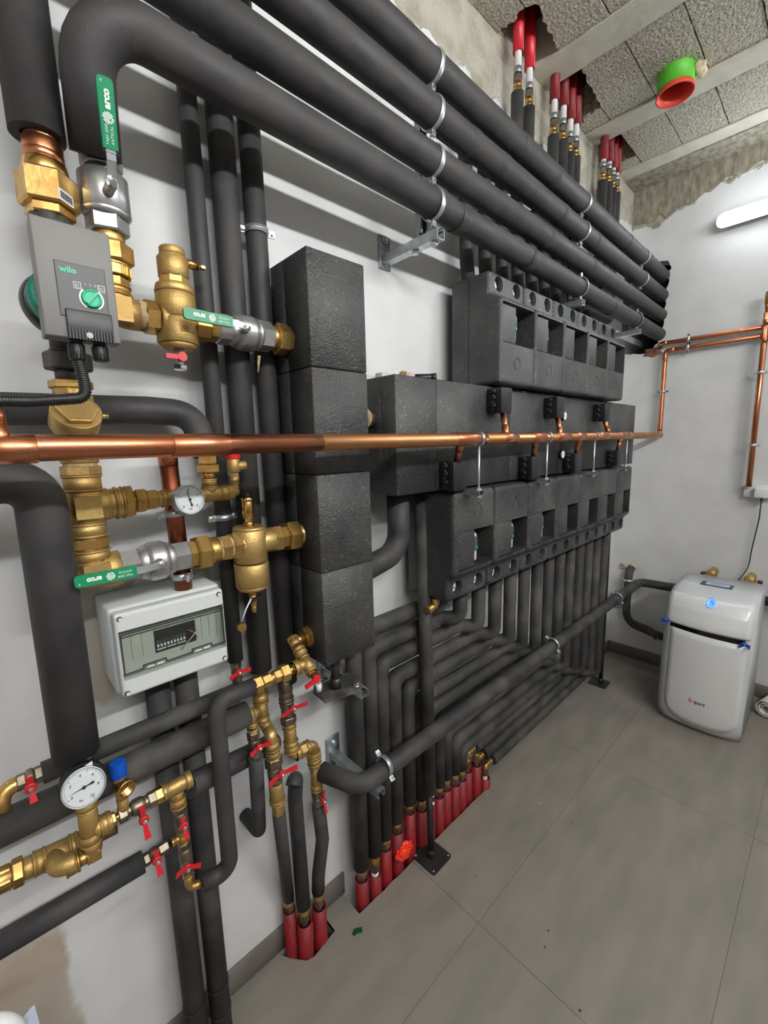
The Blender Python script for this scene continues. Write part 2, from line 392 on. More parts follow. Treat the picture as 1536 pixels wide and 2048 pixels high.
# ------------------------------------------------------------------ room surfaces
def wall_mat():
    m = bpy.data.materials.new('painted_plaster_wall'); m.use_nodes = True; nt = m.node_tree; b = nt.nodes['Principled BSDF']
    b.inputs['Roughness'].default_value = 0.6
    N = nt.nodes.new; K = nt.links.new
    geo = N('ShaderNodeNewGeometry'); sep = N('ShaderNodeSeparateXYZ'); K(geo.outputs['Position'], sep.inputs[0])
    def noise(sc, det=4):
        n = N('ShaderNodeTexNoise'); n.inputs['Scale'].default_value = sc; n.inputs['Detail'].default_value = det; K(geo.outputs['Position'], n.inputs['Vector']); return n.outputs[0]
    def math_(op, a, c, e=None):
        n = N('ShaderNodeMath'); n.operation = op
        for i, q in enumerate((a, c, e)):
            if q is None: continue
            if isinstance(q, (int, float)): n.inputs[i].default_value = q
            else: K(q, n.inputs[i])
        return n.outputs[0]
    def step(val, a, c):
        n = N('ShaderNodeMapRange'); K(val, n.inputs[0]); n.inputs[1].default_value = a; n.inputs[2].default_value = c; return n.outputs[0]
    nz = noise(6, 6); nz2 = noise(26, 5)
    # bare concrete band under the ceiling
    zz = math_('ADD', sep.outputs[2], math_('MULTIPLY', math_('SUBTRACT', nz, 0.5), 0.22))
    zz = math_('ADD', zz, math_('MULTIPLY', math_('SUBTRACT', nz2, 0.5), 0.06))
    zz = math_('ADD', zz, math_('MULTIPLY', sep.outputs[1], 0.16))
    top = step(zz, 2.765, 2.778)
    # unpainted filler low on the pipe wall
    xx = math_('ADD', sep.outputs[0], math_('MULTIPLY', math_('SUBTRACT', nz, 0.5), 0.07))
    xx = math_('ADD', xx, math_('MULTIPLY', math_('SUBTRACT', nz2, 0.5), 0.03))
    low = math_('MULTIPLY', step(xx, 0.012, -0.002), step(zz, 0.62, 0.50))
    rim = math_('MULTIPLY', math_('MULTIPLY', step(xx, 0.085, 0.095), step(xx, 0.16, 0.15)), math_('MULTIPLY', step(zz, 0.98, 1.0), step(zz, 1.23, 1.215)))
    rim2 = math_('MULTIPLY', math_('MULTIPLY', step(xx, 0.09, 0.1), step(xx, 0.38, 0.37)), math_('MULTIPLY', step(zz, 1.19, 1.2), step(zz, 1.225, 1.215)))
    low = math_('MAXIMUM', low, math_('MAXIMUM', rim, math_('MULTIPLY', rim2, 1.0)))
    paint = N('ShaderNodeMix'); paint.data_type = 'RGBA'; paint.inputs[6].default_value = lin((218, 218, 219)); paint.inputs[7].default_value = lin((210, 210, 211)); K(step(nz, 0.4, 0.65), paint.inputs[0])
    fil = N('ShaderNodeMix'); fil.data_type = 'RGBA'; fil.inputs[6].default_value = lin((176, 162, 144)); fil.inputs[7].default_value = lin((186, 180, 170)); K(step(noise(3, 3), 0.35, 0.6), fil.inputs[0])
    con = N('ShaderNodeMix'); con.data_type = 'RGBA'; con.inputs[6].default_value = lin((190, 186, 172)); con.inputs[7].default_value = lin((150, 142, 126)); K(step(noise(12, 8), 0.42, 0.72), con.inputs[0])
    a = N('ShaderNodeMix'); a.data_type = 'RGBA'; K(low, a.inputs[0]); K(paint.outputs[2], a.inputs[6]); K(fil.outputs[2], a.inputs[7])
    c = N('ShaderNodeMix'); c.data_type = 'RGBA'; K(top, c.inputs[0]); K(a.outputs[2], c.inputs[6]); K(con.outputs[2], c.inputs[7])
    K(c.outputs[2], b.inputs['Base Color'])
    bh = math_('ADD', math_('MULTIPLY', noise(70, 6), math_('MULTIPLY_ADD', top, 1.6, 0.05)), math_('MULTIPLY', top, 0.5))
    bp = N('ShaderNodeBump'); bp.inputs['Strength'].default_value = 0.7; bp.inputs['Distance'].default_value = 0.012; K(bh, bp.inputs['Height']); K(bp.outputs[0], b.inputs['Normal'])
    return m
WALL = wall_mat()
CONCRETE = mat('cast_concrete_beam', (206, 202, 188), 0.8, 0, (190, 185, 170), 10, 0.25, 90)
def block_mat():
    m = mat('lightweight_block', (206, 199, 183), 0.95, 0, (148, 141, 126), 110, 0, 120, lo=0.42, hi=0.68, detail=6, stretch=(1, 1, 1)); nt = m.node_tree; b = nt.nodes['Principled BSDF']
    geo = nt.nodes.new('ShaderNodeNewGeometry'); v = nt.nodes.new('ShaderNodeTexNoise'); v.inputs['Scale'].default_value = 95; v.inputs['Detail'].default_value = 7
    nt.links.new(geo.outputs['Position'], v.inputs['Vector'])
    bp = nt.nodes.new('ShaderNodeBump'); bp.inputs['Strength'].default_value = 1.0; bp.inputs['Distance'].default_value = 0.02
    nt.links.new(v.outputs[0], bp.inputs['Height']); nt.links.new(bp.outputs[0], b.inputs['Normal'])
    return m
BLOCK = block_mat()
ROUGHPL = mat('rough_grey_plaster', (166, 160, 144), 0.9, 0, (126, 118, 102), 24, 1.0, 60, stretch=(1, 1.6, 0.6))
TILE = mat('grey_stoneware_tile', (143, 134, 127), 0.5, 0, (124, 121, 114), 4.5, 0.04, 300, rvar=0.08, stretch=(0.9, 3.0, 1), lo=0.3, hi=0.7, detail=7)
GROUT = mat('grout', (148, 142, 134), 0.9)
SKIRT = mat('grey_brown_skirting', (120, 112, 108), 0.5, 0, (110, 103, 98), 8)

def poly_xy(pts, z0, z1): return MB().prism([(x, y, z0) for x, y in pts], (0, 0, z1-z0))
FT = -0.11  # trench bottom
trenches = [(0.715, 1.478, 0.094), (0.470, 0.629, 0.092)]
fl = MB()
fl.box((-2.0, -W, -0.13), (L, -0.1, -0.002)); 
xs = [-2.0, 0.470, 0.629, 0.715, 1.478, L]
for i in range(0, 5):
    if i in (1, 3): fl.box((xs[i], -0.1, -0.13), (xs[i+1], 0.0, FT))
    else: fl.box((xs[i], -0.1, -0.13), (xs[i+1], 0.0, -0.002))
floor = struct(fl.build('floor', GROUT))
# tiles: 0.985 x 0.556 with thin recessed joints
g = 0.0008
rows = [(0.0, 0.378)] + [(0.378+0.556*k, 0.378+0.556*(k+1)) for k in range(4)]
for ri, (d0, d1) in enumerate(rows):
    d1 = min(d1, W)
    if d0 >= W: continue
    for k in range(-3, 3):
        x0 = 0.967 + 0.985*k; x1 = x0+0.985; x0 = max(x0, -2.0); x1 = min(x1, L)
        if x1 <= x0+0.02: continue
        x0 += g; x1 -= g
        pts = [(x0, -d1+g), (x1, -d1+g)]
        if ri == 0:
            edge = []
            cuts = sorted([t for t in trenches if t[0] < x1 and t[1] > x0])
            cur = x1; pts_top = []
            for a, b_, dd in sorted(cuts, reverse=True):
                b2 = min(b_, x1); a2 = max(a, x0)
                if b2 < x1 - 1e-6: pts_top += [(x1 if not pts_top else cur, 0.0), (b2, 0.0)] if not pts_top else [(b2, 0.0)]
                n = 7; 
                pts_top += [(b2 - (b2-a2)*j/n, -dd + (random.uniform(-0.003, 0.003) if 0 < j < n else 0)) for j in range(n+1)] if dd > 0.093 else [(b2, -0.078), (b2-0.045, -0.084), (b2-0.085, -0.090), (a2+0.052, -0.084), (a2+0.024, -0.050), (a2+0.004, -0.018)]
                if a2 > x0 + 1e-6: pts_top += [(a2, 0.0)]
                cur = a2
            if not cuts: pts_top = [(x1, 0.0), (x0, 0.0)]
            elif cur > x0 + 1e-6: pts_top += [(x0, 0.0)]
            pts += pts_top
        else: pts += [(x1, -d0-g), (x0, -d0-g)]
        poly_xy(pts, -0.0125, 0.0).build('floor_tile', TILE, floor)

wl = MB().box((-2.0, 0.0, -0.13), (L+0.6, 0.14, 3.3))
wall_left = struct(wl.build('wall_left', WALL))
# far wall with the ragged opening for the four pipes
hole = [(-0.0, 2.04), (-0.06, 2.035), (-0.12, 2.03), (-0.15, 2.045), (-0.165, 2.07), (-0.185, 2.08), (-0.192, 2.13), (-0.207, 2.18), (-0.2, 2.24), (-0.212, 2.3), (-0.206, 2.37), (-0.219, 2.42), (-0.21, 2.47), (-0.226, 2.5), (-0.213, 2.53), (-0.205, 2.545), (-0.17, 2.553), (-0.12, 2.546), (-0.06, 2.552), (0.0, 2.548)]
hp = []
for i in range(len(hole)-1):
    (a, b_), (c, d_) = hole[i], hole[i+1]
    hp.append((a, b_))
    for t in (0.25, 0.5, 0.75):
        hp.append((a+(c-a)*t + random.uniform(-0.004, 0.004), b_+(d_-b_)*t + random.uniform(-0.004, 0.004)))
hp.append(hole[-1])
hp[0] = (0.0, 2.04); hp[-1] = (0.0, 2.548)
outline = [(0.0, -0.13), (-W, -0.13), (-W, 3.3), (0.0, 3.3)] + hp[::-1]
wf = MB().prism([(L, y, z) for y, z in outline], (0.10, 0, 0))
wall_far = struct(wf.build('wall_far', WALL))
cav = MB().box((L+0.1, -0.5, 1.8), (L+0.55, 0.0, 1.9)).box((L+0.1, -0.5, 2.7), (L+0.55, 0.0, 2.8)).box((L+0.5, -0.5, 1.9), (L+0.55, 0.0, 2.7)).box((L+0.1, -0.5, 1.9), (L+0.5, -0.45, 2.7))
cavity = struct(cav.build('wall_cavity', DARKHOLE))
wb = struct(MB().box((-2.1, -W, -0.13), (-2.0, 0.14, 3.3)).build('wall_back', WALL))
wr = struct(MB().box((-2.1, -W-0.1, -0.13), (L+0.1, -W, 3.3)).build('wall_right', WALL))
# skirting boards
b1 = struct(MB().rbox((-2.0, -0.009, 0.0), (0.724, 0.0, 0.08), 0.0015, 1).build('baseboard_left', SKIRT))
b2 = struct(MB().rbox((1.49, -0.009, 0.0), (L, 0.0, 0.08), 0.0015, 1).build('baseboard_left', SKIRT))
b3 = struct(MB().rbox((L-0.009, -W, 0.0), (L, -0.009, 0.08), 0.0015, 1).build('baseboard_far', SKIRT))
# ceiling: cast beams, rows of blocks between them, ragged openings for the pipe groups
ce = MB().box((-2.1, -W-0.1, 3.22), (L+0.1, 0.14, 3.3)).box((-2.0, -W, 2.999), (0.89, 0.0, 3.22)).box((0.89, -W, 3.0), (L, -1.26, 3.22))
ceiling = struct(ce.build('ceiling', CONCRETE))
beams = [(0.89+0.0, 0.90), (1.29, 1.43), (1.838, 1.978), (2.392, 2.512), (2.855, 2.955)]
for x0, x1 in beams[1:]:
    nseg = 26; lowl = []; 
    e0 = [(x0+random.uniform(-.003, .003), -1.26*k/nseg) for k in range(nseg+1)]
    e1 = [(x1+random.uniform(-.003, .003), -1.26*k/nseg) for k in range(nseg+1)]
    poly_xy(e0 + e1[::-1], 2.994, 3.2).build('ceiling_beam', CONCRETE, ceiling)
MB().box((2.955, -1.26, 2.988), (L, 0.0, 3.2)).build('ceiling_beam', ROUGHPL, ceiling)
bays = [(0.892, 1.29), (1.43, 1.838), (1.978, 2.392), (2.512, 2.855)]
def jag(a, b_, n, amp):
    return [(a[0]+(b_[0]-a[0])*j/n + (random.uniform(-amp, amp) if 0 < j < n else 0), a[1]+(b_[1]-a[1])*j/n + (random.uniform(-amp, amp) if 0 < j < n else 0)) for j in range(n+1)]
for bi, (x0, x1) in enumerate(bays):
    ds = [0.0] + [0.118+0.1895*k for k in range(7)]
    for k in range(7):
        d0, d1 = ds[k]+(0.0025 if k else 0), min(ds[k+1]-0.0025, 1.26); xa, xb = x0+0.001, x1-0.001
        zz = 3.0 + random.uniform(-0.002, 0.002)
        if k == 0 and bi == 1: pts = jag((1.585, -d1), (1.60, -0.002), 10, 0.010) + [(xa, -0.002), (xa, -d1)]
        elif k == 0 and bi == 2: pts = [(xb, -d1), (xb, -0.002)] + jag((2.30, -0.002), (2.27, -d1), 10, 0.012)
        elif k == 0 and bi == 3: pts = [(xb, -d1), (xb, -0.002)] + jag((2.77, -0.002), (2.765, -d1), 8, 0.004)
        elif k == 1 and bi == 1: pts = [(xa, -d1), (xb, -d1)] + jag((xb, -d0-0.002), (1.60, -d0-0.03), 12, 0.007) + [(1.585, -d0), (xa, -d0)]
        elif k == 1 and bi == 2: pts = [(xa, -d1), (xb, -d1), (xb, -d0)] + jag((2.26, -d0), (xa, -d0-0.028), 14, 0.008)
        else:
            pts = jag((xa, -d0), (xa, -d1), 4, 0.001)[:-1] + jag((xa, -d1), (xb, -d1), 12, 0.0014)[:-1] + jag((xb, -d1), (xb, -d0), 4, 0.001)[:-1] + jag((xb, -d0), (xa, -d0), 12, 0.0014)[:-1]
        poly_xy(pts, zz, 3.15).build('ceiling_block', BLOCK, ceiling)
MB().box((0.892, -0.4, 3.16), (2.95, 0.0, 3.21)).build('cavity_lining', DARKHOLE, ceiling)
# rough plaster band at the top of the far wall
n = 60; pts = []
for k in range(n+1):
    y = -1.8*k/n
    z = 2.80 + 0.16*min(1, max(0, (-y-0.25)/0.25))*0.55 + 0.012*math.sin(k*1.7) + random.uniform(-0.012, 0.012)
    pts.append((L-0.006, y, z))
bandp = MB().prism(pts + [(L-0.006, -1.8, 2.995), (L-0.006, 0.0, 2.995)], (0.006, 0, 0))
struct(bandp.build('trim_1', ROUGHPL))

# ------------------------------------------------------------------ lamps
def tube_lamp(p0, p1, down, label, st, rgb, name='tube_light'):
    p0 = Vector(p0); p1 = Vector(p1); ax = (p1-p0).normalized(); nrm = Vector(down)
    t = thing(name, label, 'light', (p0+p1)/2)
    side = ax.cross(nrm)
    c = (p0+p1)/2; h = (p1-p0).length/2
    MB().obox(c - nrm*0.044, ax*(h-0.005), side*0.022, nrm*0.015).build('housing', WHITEPL, t)
    m = MB().tube([p0, p1], 0.037, seg=24)
    m.ball(p0, 0.037, seg=12); m.ball(p1, 0.037, seg=12)
    o = m.build('diffuser', [emit('lit_diffuser_%d' % st, rgb, st), WHITEPL], t)
    for f in o.data.polygons:      # the back of the tube is its opaque tray
        if f.normal.dot(nrm) < 0.0: f.material_index = 1
    return t
tube_lamp((L-0.06, -0.475, 2.648), (L-0.06, -1.75, 2.655), (-1, 0, 0), 'lit white tube light high on the far wall', LAMP_FAR, (240, 250, 255))
tube_lamp((-0.75, -W+0.06, 2.62), (0.45, -W+0.06, 2.62), (0, 1, 0), 'nearer lit tube light high on the wall opposite the pipes', LAMP_SIDE, (252, 253, 252))
tube_lamp((0.75, -W+0.06, 2.62), (1.95, -W+0.06, 2.62), (0, 1, 0), 'added unseen tube light, farther along the wall opposite the pipes', LAMP_SIDE, (252, 253, 252))  # added second tube, brightens the far wall and the floor
# ------------------------------------------------------------------ generic plumbing pieces
def pipe(name, label, pts, r, m=None, bend=None, cat='pipe', hollow=0, group=None, seg=28, joints=()):
    o = MB().tube(pts, r, bend, seg=seg, hollow=hollow).build(name, m or FOAM)
    tag(o, label, cat, group)
    for (c, axd) in joints:   # taped joint sleeves, slightly proud
        MB().cyl(Vector(c)-Vector(axd)*0.018, Vector(c)+Vector(axd)*0.018, r+0.0012, ch=0.001).build('joint_tape', FOAM, o)
    return o
def fit(ln, k, els, m=None):
    """els: (pixel a, pixel b, half width px, kind, [half width at b]) along the axis ln"""
    m = m or MB()
    for e in els:
        a, b, hw, kind = e[:4]; hb = e[4] if len(e) > 4 else hw
        pa = ln.at(k, a); pb = ln.at(k, b); mid = (pa+pb)/2
        if (pb-pa).dot(ln.d) < 0: pa, pb = pb, pa; hw, hb = hb, hw
        ra = ln.rad(mid, hw); rb = ln.rad(mid, hb); ll = (pb-pa).length
        if kind == 'c': m.cyl(pa, pb, ra, rb, ch=min(ra*0.05, ll*0.2))
        elif kind == 'h': m.hexa(pa, pb, ra*1.03, 0.3)
        elif kind == 'H': m.hexa(pa, pb, ra*1.03, 0.0)
        elif kind == 'o': m.hexa(pa, pb, ra*1.02, 0.2, seg=8)
        elif kind == 'r':      # ribbed collar with two raised rings
            w = min(0.0035, ll*0.22)
            m.cyl(pa, pb, ra*0.93, rb*0.93)
            m.cyl(pa, pa+ln.d*w, ra, ch=w*0.3); m.cyl(pb-ln.d*w, pb, rb, ch=w*0.3)
        elif kind == 't':      # thread
            nn = max(3, int(ll/0.0018)); pr = []
            for i in range(nn):
                pr += [(ll*i/nn, ra), (ll*(i+0.5)/nn, ra*0.93)]
            m.lathe(pa, ln.d, pr + [(ll, ra)], 24)
        elif kind == 'b':      # rounded bulge
            pr = [(ll*j/14, ra*(0.80+0.20*min(1, math.sin(PI*j/14)*1.5)**0.8)) for j in range(15)]
            m.lathe(pa, ln.d, pr, 32)
        elif kind == 'k':      # knurled ring
            m.lathe(pa, ln.d, [(0, ra*0.96), (ll*0.1, ra), (ll*0.9, ra), (ll, ra*0.96)], 30, smooth=False)
            for j in range(15):
                an = 2*PI*j/15; r0 = (ZA if abs(ln.d.z) < 0.9 else XA); a = (r0-ln.d*r0.dot(ln.d)).normalized(); bb = ln.d.cross(a)
                q = mid + (a*math.cos(an)+bb*math.sin(an))*ra
                m.obox(q, ln.d*ll*0.42, (a*math.cos(an)+bb*math.sin(an))*ra*0.05, (a*-math.sin(an)+bb*math.cos(an))*ra*0.06)
    return m
def one(name, label, m, mt, cat, group=None):
    return tag(m.build(name, mt), label, cat, group)
def butterfly(parent, c, out, along, wing=0.018, w=0.0072, hub=0.0095, name='handle'):
    """red wing handle lying in the plane across out, wings pointing along +-along"""
    out = Vector(out).normalized(); al = Vector(along); al = (al-out*al.dot(out)).normalized(); sd = out.cross(al); c = Vector(c)
    m = MB()
    m.cyl(c-out*0.004, c+out*0.004, hub, ch=0.0015, seg=20)
    for s in (-1, 1):
        p0 = c + al*s*hub*0.7; p1 = c + al*s*(hub+wing)+out*0.008
        d = (p1-p0); nrm = d.cross(sd).normalized()
        vs = [p0-sd*w*0.6-nrm*0.0018, p0+sd*w*0.6-nrm*0.0018, p0+sd*w*0.6+nrm*0.0018, p0-sd*w*0.6+nrm*0.0018]
        vs += [p1-sd*w-nrm*0.0013, p1+sd*w-nrm*0.0013, p1+sd*w+nrm*0.0013, p1-sd*w+nrm*0.0013]
        m.add(vs, [(0,1,2,3), (7,6,5,4), (0,4,5,1), (1,5,6,2), (2,6,7,3), (3,7,4,0)], False)
    h = m.build(name, RED, parent, 'red wing handle')
    MB().cyl(c+out*0.004, c+out*0.0075, hub*0.45, seg=12).hexa(c+out*0.0075, c+out*0.010, hub*0.35).build('spindle_nut', CHROME, h)
    return h
def lever(parent, hub, tip, out, up, wid, txt_flip, grip_from=0.42):
    """flat steel lever with a green grip; hub = spindle position, tip = far end of grip"""
    hub = Vector(hub); tip = Vector(tip); ax = (tip-hub).normalized(); out = Vector(out); out = (out-ax*out.dot(ax)).normalized(); sd = out.cross(ax); ln = (tip-hub).length
    m = MB()
    m.obox(hub+ax*ln*0.02, ax*wid*0.8, sd*wid*0.62, out*0.0016)
    g0 = hub + ax*ln*grip_from + out*0.010
    # neck stepping outward
    a = hub+ax*wid*0.6; b = hub+ax*ln*grip_from*0.72+out*0.010
    d = (b-a); nrm = d.cross(sd).normalized()
    m.obox((a+b)/2, d/2, sd*wid*0.6, nrm*0.0014)
    m.obox((b+g0)/2, (g0-b)/2+ax*0.002, sd*wid*0.6, out*0.0014)
    h = m.build('lever', ZINC, parent, 'steel lever with green grip')
    # grip: rounded strip
    e = tip + out*0.010; pts = []; r = wid*0.55
    L0 = (e-g0).length
    for (sx, sy, a0) in ((1, 1, 0), (-1, 1, 90)):
        pass
    outl = [(0, -wid*0.95), (0, wid*0.95)]
    for j in range(5): an = math.radians(90-22.5*j); outl.append((L0-r+r*math.cos(an), wid-r+r*math.sin(an)))
    for j in range(5): an = math.radians(-22.5*j); outl.append((L0-r+r*math.cos(an), -wid+r+r*math.sin(an)))
    gm = MB().prism([g0 - out*0.003 + ax*x + sd*y for x, y in outl], out*0.006)
    gr = gm.build('grip', GREEN, h)
    top = out*0.0033; f = 1
    tr = ax*f; tu = out.cross(tr); c = g0 + ax*L0*0.70 + top
    lettering('arco', g0+ax*L0*(0.70)+top, tr, tu, wid*1.15, WHITEPRINT, gr, bold=0.0006)
    lettering('TAJO 2000', g0+ax*L0*0.2+top+tu*wid*0.33, tr, tu, wid*0.5, WHITEPRINT, gr)
    lettering('ANTICAL', g0+ax*L0*0.2+top-tu*wid*0.33, tr, tu, wid*0.5, WHITEPRINT, gr)
    lettering('®', g0+ax*L0*0.93+top+tu*wid*0.45, tr, tu, wid*0.4, WHITEPRINT, gr)
    lg = MB(); cc = g0+ax*L0*0.44+top
    sl = (tr*0.5+tu*0.87); pe = (tr*0.87-tu*0.5); R_ = wid*0.72      # round emblem of slanted strokes
    for q_, a_, b_ in ((-0.72, -0.5, 0.5), (-0.36, -0.85, 0.9), (0.0, -0.35, 0.98), (0.0, -0.98, -0.55), (0.36, -0.9, 0.85), (0.72, -0.5, 0.5)):
        lg.obox(cc + pe*R_*q_ + sl*R_*(a_+b_)/2, sl*R_*(b_-a_)/2, pe*R_*0.12, out*0.0004)
    lg.build('emblem', WHITEPRINT, gr)
    n = MB().hexa(hub+out*0.0016, hub+out*0.008, wid*0.62).cyl(hub+out*0.008, hub+out*0.011, wid*0.34)
    n.build('spindle_nut', CHROME, h)
    return h
def gauge(label, c, out, r, needle, up=ZA, name='pressure_gauge', marks='0 1 2 3 4'):
    c = Vector(c); out = Vector(out).normalized(); up = (Vector(up)-out*Vector(up).dot(out)).normalized(); rt = up.cross(out)
    t = thing(name, label, 'gauge', c)
    MB().lathe(c-out*0.02, out, [(0, r*0.9), (0.003, r), (0.019, r), (0.022, r*0.99), (0.022, r*0.92), (0.019, r*0.91)], 40, cap=True).build('case', BLACKPL if r > 0.03 else ZINC, t)
    MB().torus(c+out*0.002, out, r*0.96, r*0.045, 40).build('rim', ZINC, t)
    dl = MB().cyl(c, c+out*0.0006, r*0.92, seg=40).build('dial', DIALWHITE, t)
    tk = MB()
    for j in range(41):
        an = math.radians(-135+270*j/40); d = rt*math.sin(an)+up*math.cos(an); big = j % 10 == 0
        tk.obox(c+out*0.0009+d*r*(0.80 if big else 0.83), d*r*(0.07 if big else 0.04), d.cross(out)*r*(0.009 if big else 0.005), out*0.0003)
    tk.build('scale_marks', DARKPRINT, dl)
    for j, s in enumerate(marks.split()):
        nn = len(marks.split())-1; an = math.radians(-135+270*j/nn); d = rt*math.sin(an)+up*math.cos(an)
        lettering(s, c+out*0.001+d*r*0.63, rt, up, r*0.2, DARKPRINT, dl, 'numeral')
    lettering('bar', c+out*0.001-up*r*0.62, rt, up, r*0.14, DARKPRINT, dl)
    an = math.radians(needle); d = rt*math.sin(an)+up*math.cos(an); sd = d.cross(out)
    nd = MB(); base = c+out*0.0025
    nd.add([base-sd*r*0.035, base+sd*r*0.035, base+d*r*0.78], [(0, 1, 2)], False)
    nd.obox(base-d*r*0.22, d*r*0.22, sd*r*0.03, out*0.0004); nd.obox(base-d*r*0.38, d*r*0.09, sd*r*0.055, out*0.0004)
    nd.cyl(base-out*0.001, base+out*0.002, r*0.08, seg=16); nd.build('needle', DARKPRINT, t)
    g = MB().cyl(c+out*0.0042, c+out*0.0048, r*0.93, seg=40).build('glass', CLEAR, t)
    return t
def clamp(label, c, ax, r, tab, mt=None, group=None, width=0.014, name='pipe_clamp', rod=None, parts=True):
    """two-part pipe clamp: strap with a lug and bolt on each side, tab = direction to the lugs"""
    c = Vector(c); ax = Vector(ax).normalized(); tab = Vector(tab); tab = (tab-ax*tab.dot(ax)).normalized(); t2 = ax.cross(tab)
    t = thing(name, label, 'clamp', c, group)
    MB().band(c, ax, r+0.0008, width, 0.0022, 36).band(c, ax, r+0.003, width*0.25, 0.0012, 36).build('strap', mt or ZINC, t)
    for s in (-1, 1):
        q = c + tab*s*(r+0.009)
        lg = MB().obox(q, tab*0.009, ax*width*0.5, t2*0.003).build('lug', mt or ZINC, t)
        if parts: MB().hexa(q-t2*0.008+tab*0.003, q+t2*0.009+tab*0.003, 0.0045).build('bolt', CHROME, lg)
    if rod is not None:
        rd = Vector(rod); MB().cyl(c+ (rd-c).normalized()*r, rd, 0.004, seg=12).build('rod', ZINC, t)
    return t

# ------------------------------------------------------------------ four big insulated pipes under the ceiling
RB = 0.0365
zs4 = [(2.137, 2.128), (2.240, 2.240), (2.353, 2.352), (2.456, 2.462)]
D4 = 0.215; D4F = 0.186
big = [
 ('lowest', [(L+0.3, 2.128, D4F), ], 0),
]
XE = L+0.3
def bigpt(i, x):
    t = (x-0.3)/(L-0.3); return Vector((x, -(D4+(D4F-D4)*t), zs4[i][0]+(zs4[i][1]-zs4[i][0])*t))
J4 = [[1.085, 1.49, 2.3, 2.62], [1.085, 1.62, 2.02, 2.7], [1.14, 1.3, 1.72, 2.05], [1.42, 1.66, 2.45, 2.8]]
lab4 = ['lowest of the four thick black insulated ceiling pipes, bending down above the green lever',
        'second lowest of the four thick black insulated pipes running into the far wall',
        'second highest of the four thick black insulated pipes, with a dented joint',
        'topmost of the four thick black insulated pipes, nearest the bare ceiling']
e1 = bigpt(0, 0.195); e1.y = -0.185
for i in range(4):
    if i == 0: pts = [bigpt(0, XE), Vector((0.187, -0.2155, 2.143)), P(193, 314, 0.14)]
    elif i == 1: pts = [bigpt(1, XE), bigpt(1, 0.4), Vector((0.115, -0.15, 2.27)), Vector((0.128, -0.13, 1.985))]
    else: pts = [bigpt(i, XE), bigpt(i, -0.6)]
    if i == 1: pts = [bigpt(1, XE), bigpt(1, -0.3)]
    pp = pipe('insulated_pipe', lab4[i], pts, RB, bend=0.075, hollow=0.02, joints=[(bigpt(i, x), XA) for x in J4[i]])
# left vertical pipe above the pump
vl = P(60, 130, 0.125); x2 = 0.1275
pipe('insulated_pipe', 'thick black insulated pipe coming down above the grey pump', [(x2-0.004, -0.125, 2.95), (x2, -0.125, 1.985)], 0.0365, hollow=0.022)

# clamp station 1
for i, x in enumerate([1.0, 1.0, 1.0, 1.0]):
    c = bigpt(i, 0.972)
    clamp('zinc clamp round the %s big pipe at the near wall bracket' % ['lowest', 'second lowest', 'second highest', 'topmost'][i], c, XA, RB, (0, -0.05, -1), group='clamps at the near bracket')
for i in (3, 2):
    clamp('zinc clamp round the %s big pipe, second one along' % ['', '', 'second highest', 'topmost'][i], bigpt(i, [0, 0, 1.925, 1.925][i]), XA, RB, (0, 0, -1), group='clamps at the middle bracket')
    clamp('zinc clamp round the %s big pipe beside the wall opening' % ['', '', 'second highest', 'topmost'][i], bigpt(i, 2.72), XA, RB, (0, 0, -1), group='clamps by the wall opening')
for x, w_ in ((1.92, 'above the upper black pump units'), (2.66, 'beside the wall opening')):
    c = bigpt(0, x)
    t = thing('open_pipe_clamp', 'open zinc clamp loop standing off the lowest big pipe ' + w_, 'clamp', c)
    MB().band(c+Vector((0, 0, 0.004)), Vector((0.94, 0.2, 0.25)), RB+0.004, 0.012, 0.002, 36).build('strap', ZINC, t)
    MB().obox(c+Vector((0, -0.012, -RB-0.008)), XA*0.006, YA*0.003, ZA*0.01).build('lug', ZINC, t)
    MB().obox(c+Vector((0, -0.012, RB+0.012)), XA*0.006, YA*0.003, ZA*0.008).build('lug', ZINC, t)

# perforated rails and brackets
def channel(c0, c1, w, h, mt, up):
    """open strut channel from c0 to c1 with its slot on the up side"""
    c0 = Vector(c0); c1 = Vector(c1); ax = (c1-c0).normalized(); up = Vector(up); up = (up-ax*up.dot(ax)).normalized(); sd = ax.cross(up); m = MB(); h2 = (c1-c0)/2; c = (c0+c1)/2
    m.obox(c-up*h*0.5, h2, sd*w*0.5, up*0.001)
    for s in (-1, 1):
        m.obox(c+sd*s*w*0.5, h2, sd*0.001, up*h*0.5)
        m.obox(c+sd*s*w*0.38+up*h*0.5, h2, sd*w*0.12, up*0.001)
    return m
t = thing('pipe_bracket', 'zinc wall bracket with square plate, arm and upright slotted rail behind the big pipes', 'bracket', P(770, 505, 0.0))
p = P(769, 505, 0.003); MB().rbox((p.x-0.024, -0.005, p.z-0.05), (p.x+0.024, 0.0, p.z+0.047), 0.0015, 1).build('wall_plate', GALV, t)
for v in (0.034, -0.034): MB().cyl((p.x, -0.005, p.z+v), (p.x, -0.009, p.z+v), 0.011, seg=16).hexa((p.x, -0.009, p.z+v), (p.x, -0.016, p.z+v), 0.008).build('anchor_bolt', ZINC, t)
a0 = Vector((p.x-0.001, -0.005, p.z-0.028)); a1 = Vector((p.x+0.004, -0.27, p.z-0.005))
a1 = P(858, 456, 0.225); a1.x = p.x
channel(Vector((p.x, -0.005, a1.z)), a1, 0.028, 0.024, ZINC, (0, 0, 1)).build('arm', ZINC, t)
for q in (0.13, 0.2): MB().hexa((p.x+0.0, -q, a1.z-0.013), (p.x+0.0, -q, a1.z-0.022), 0.011).build('channel_nut', ZINC, t)
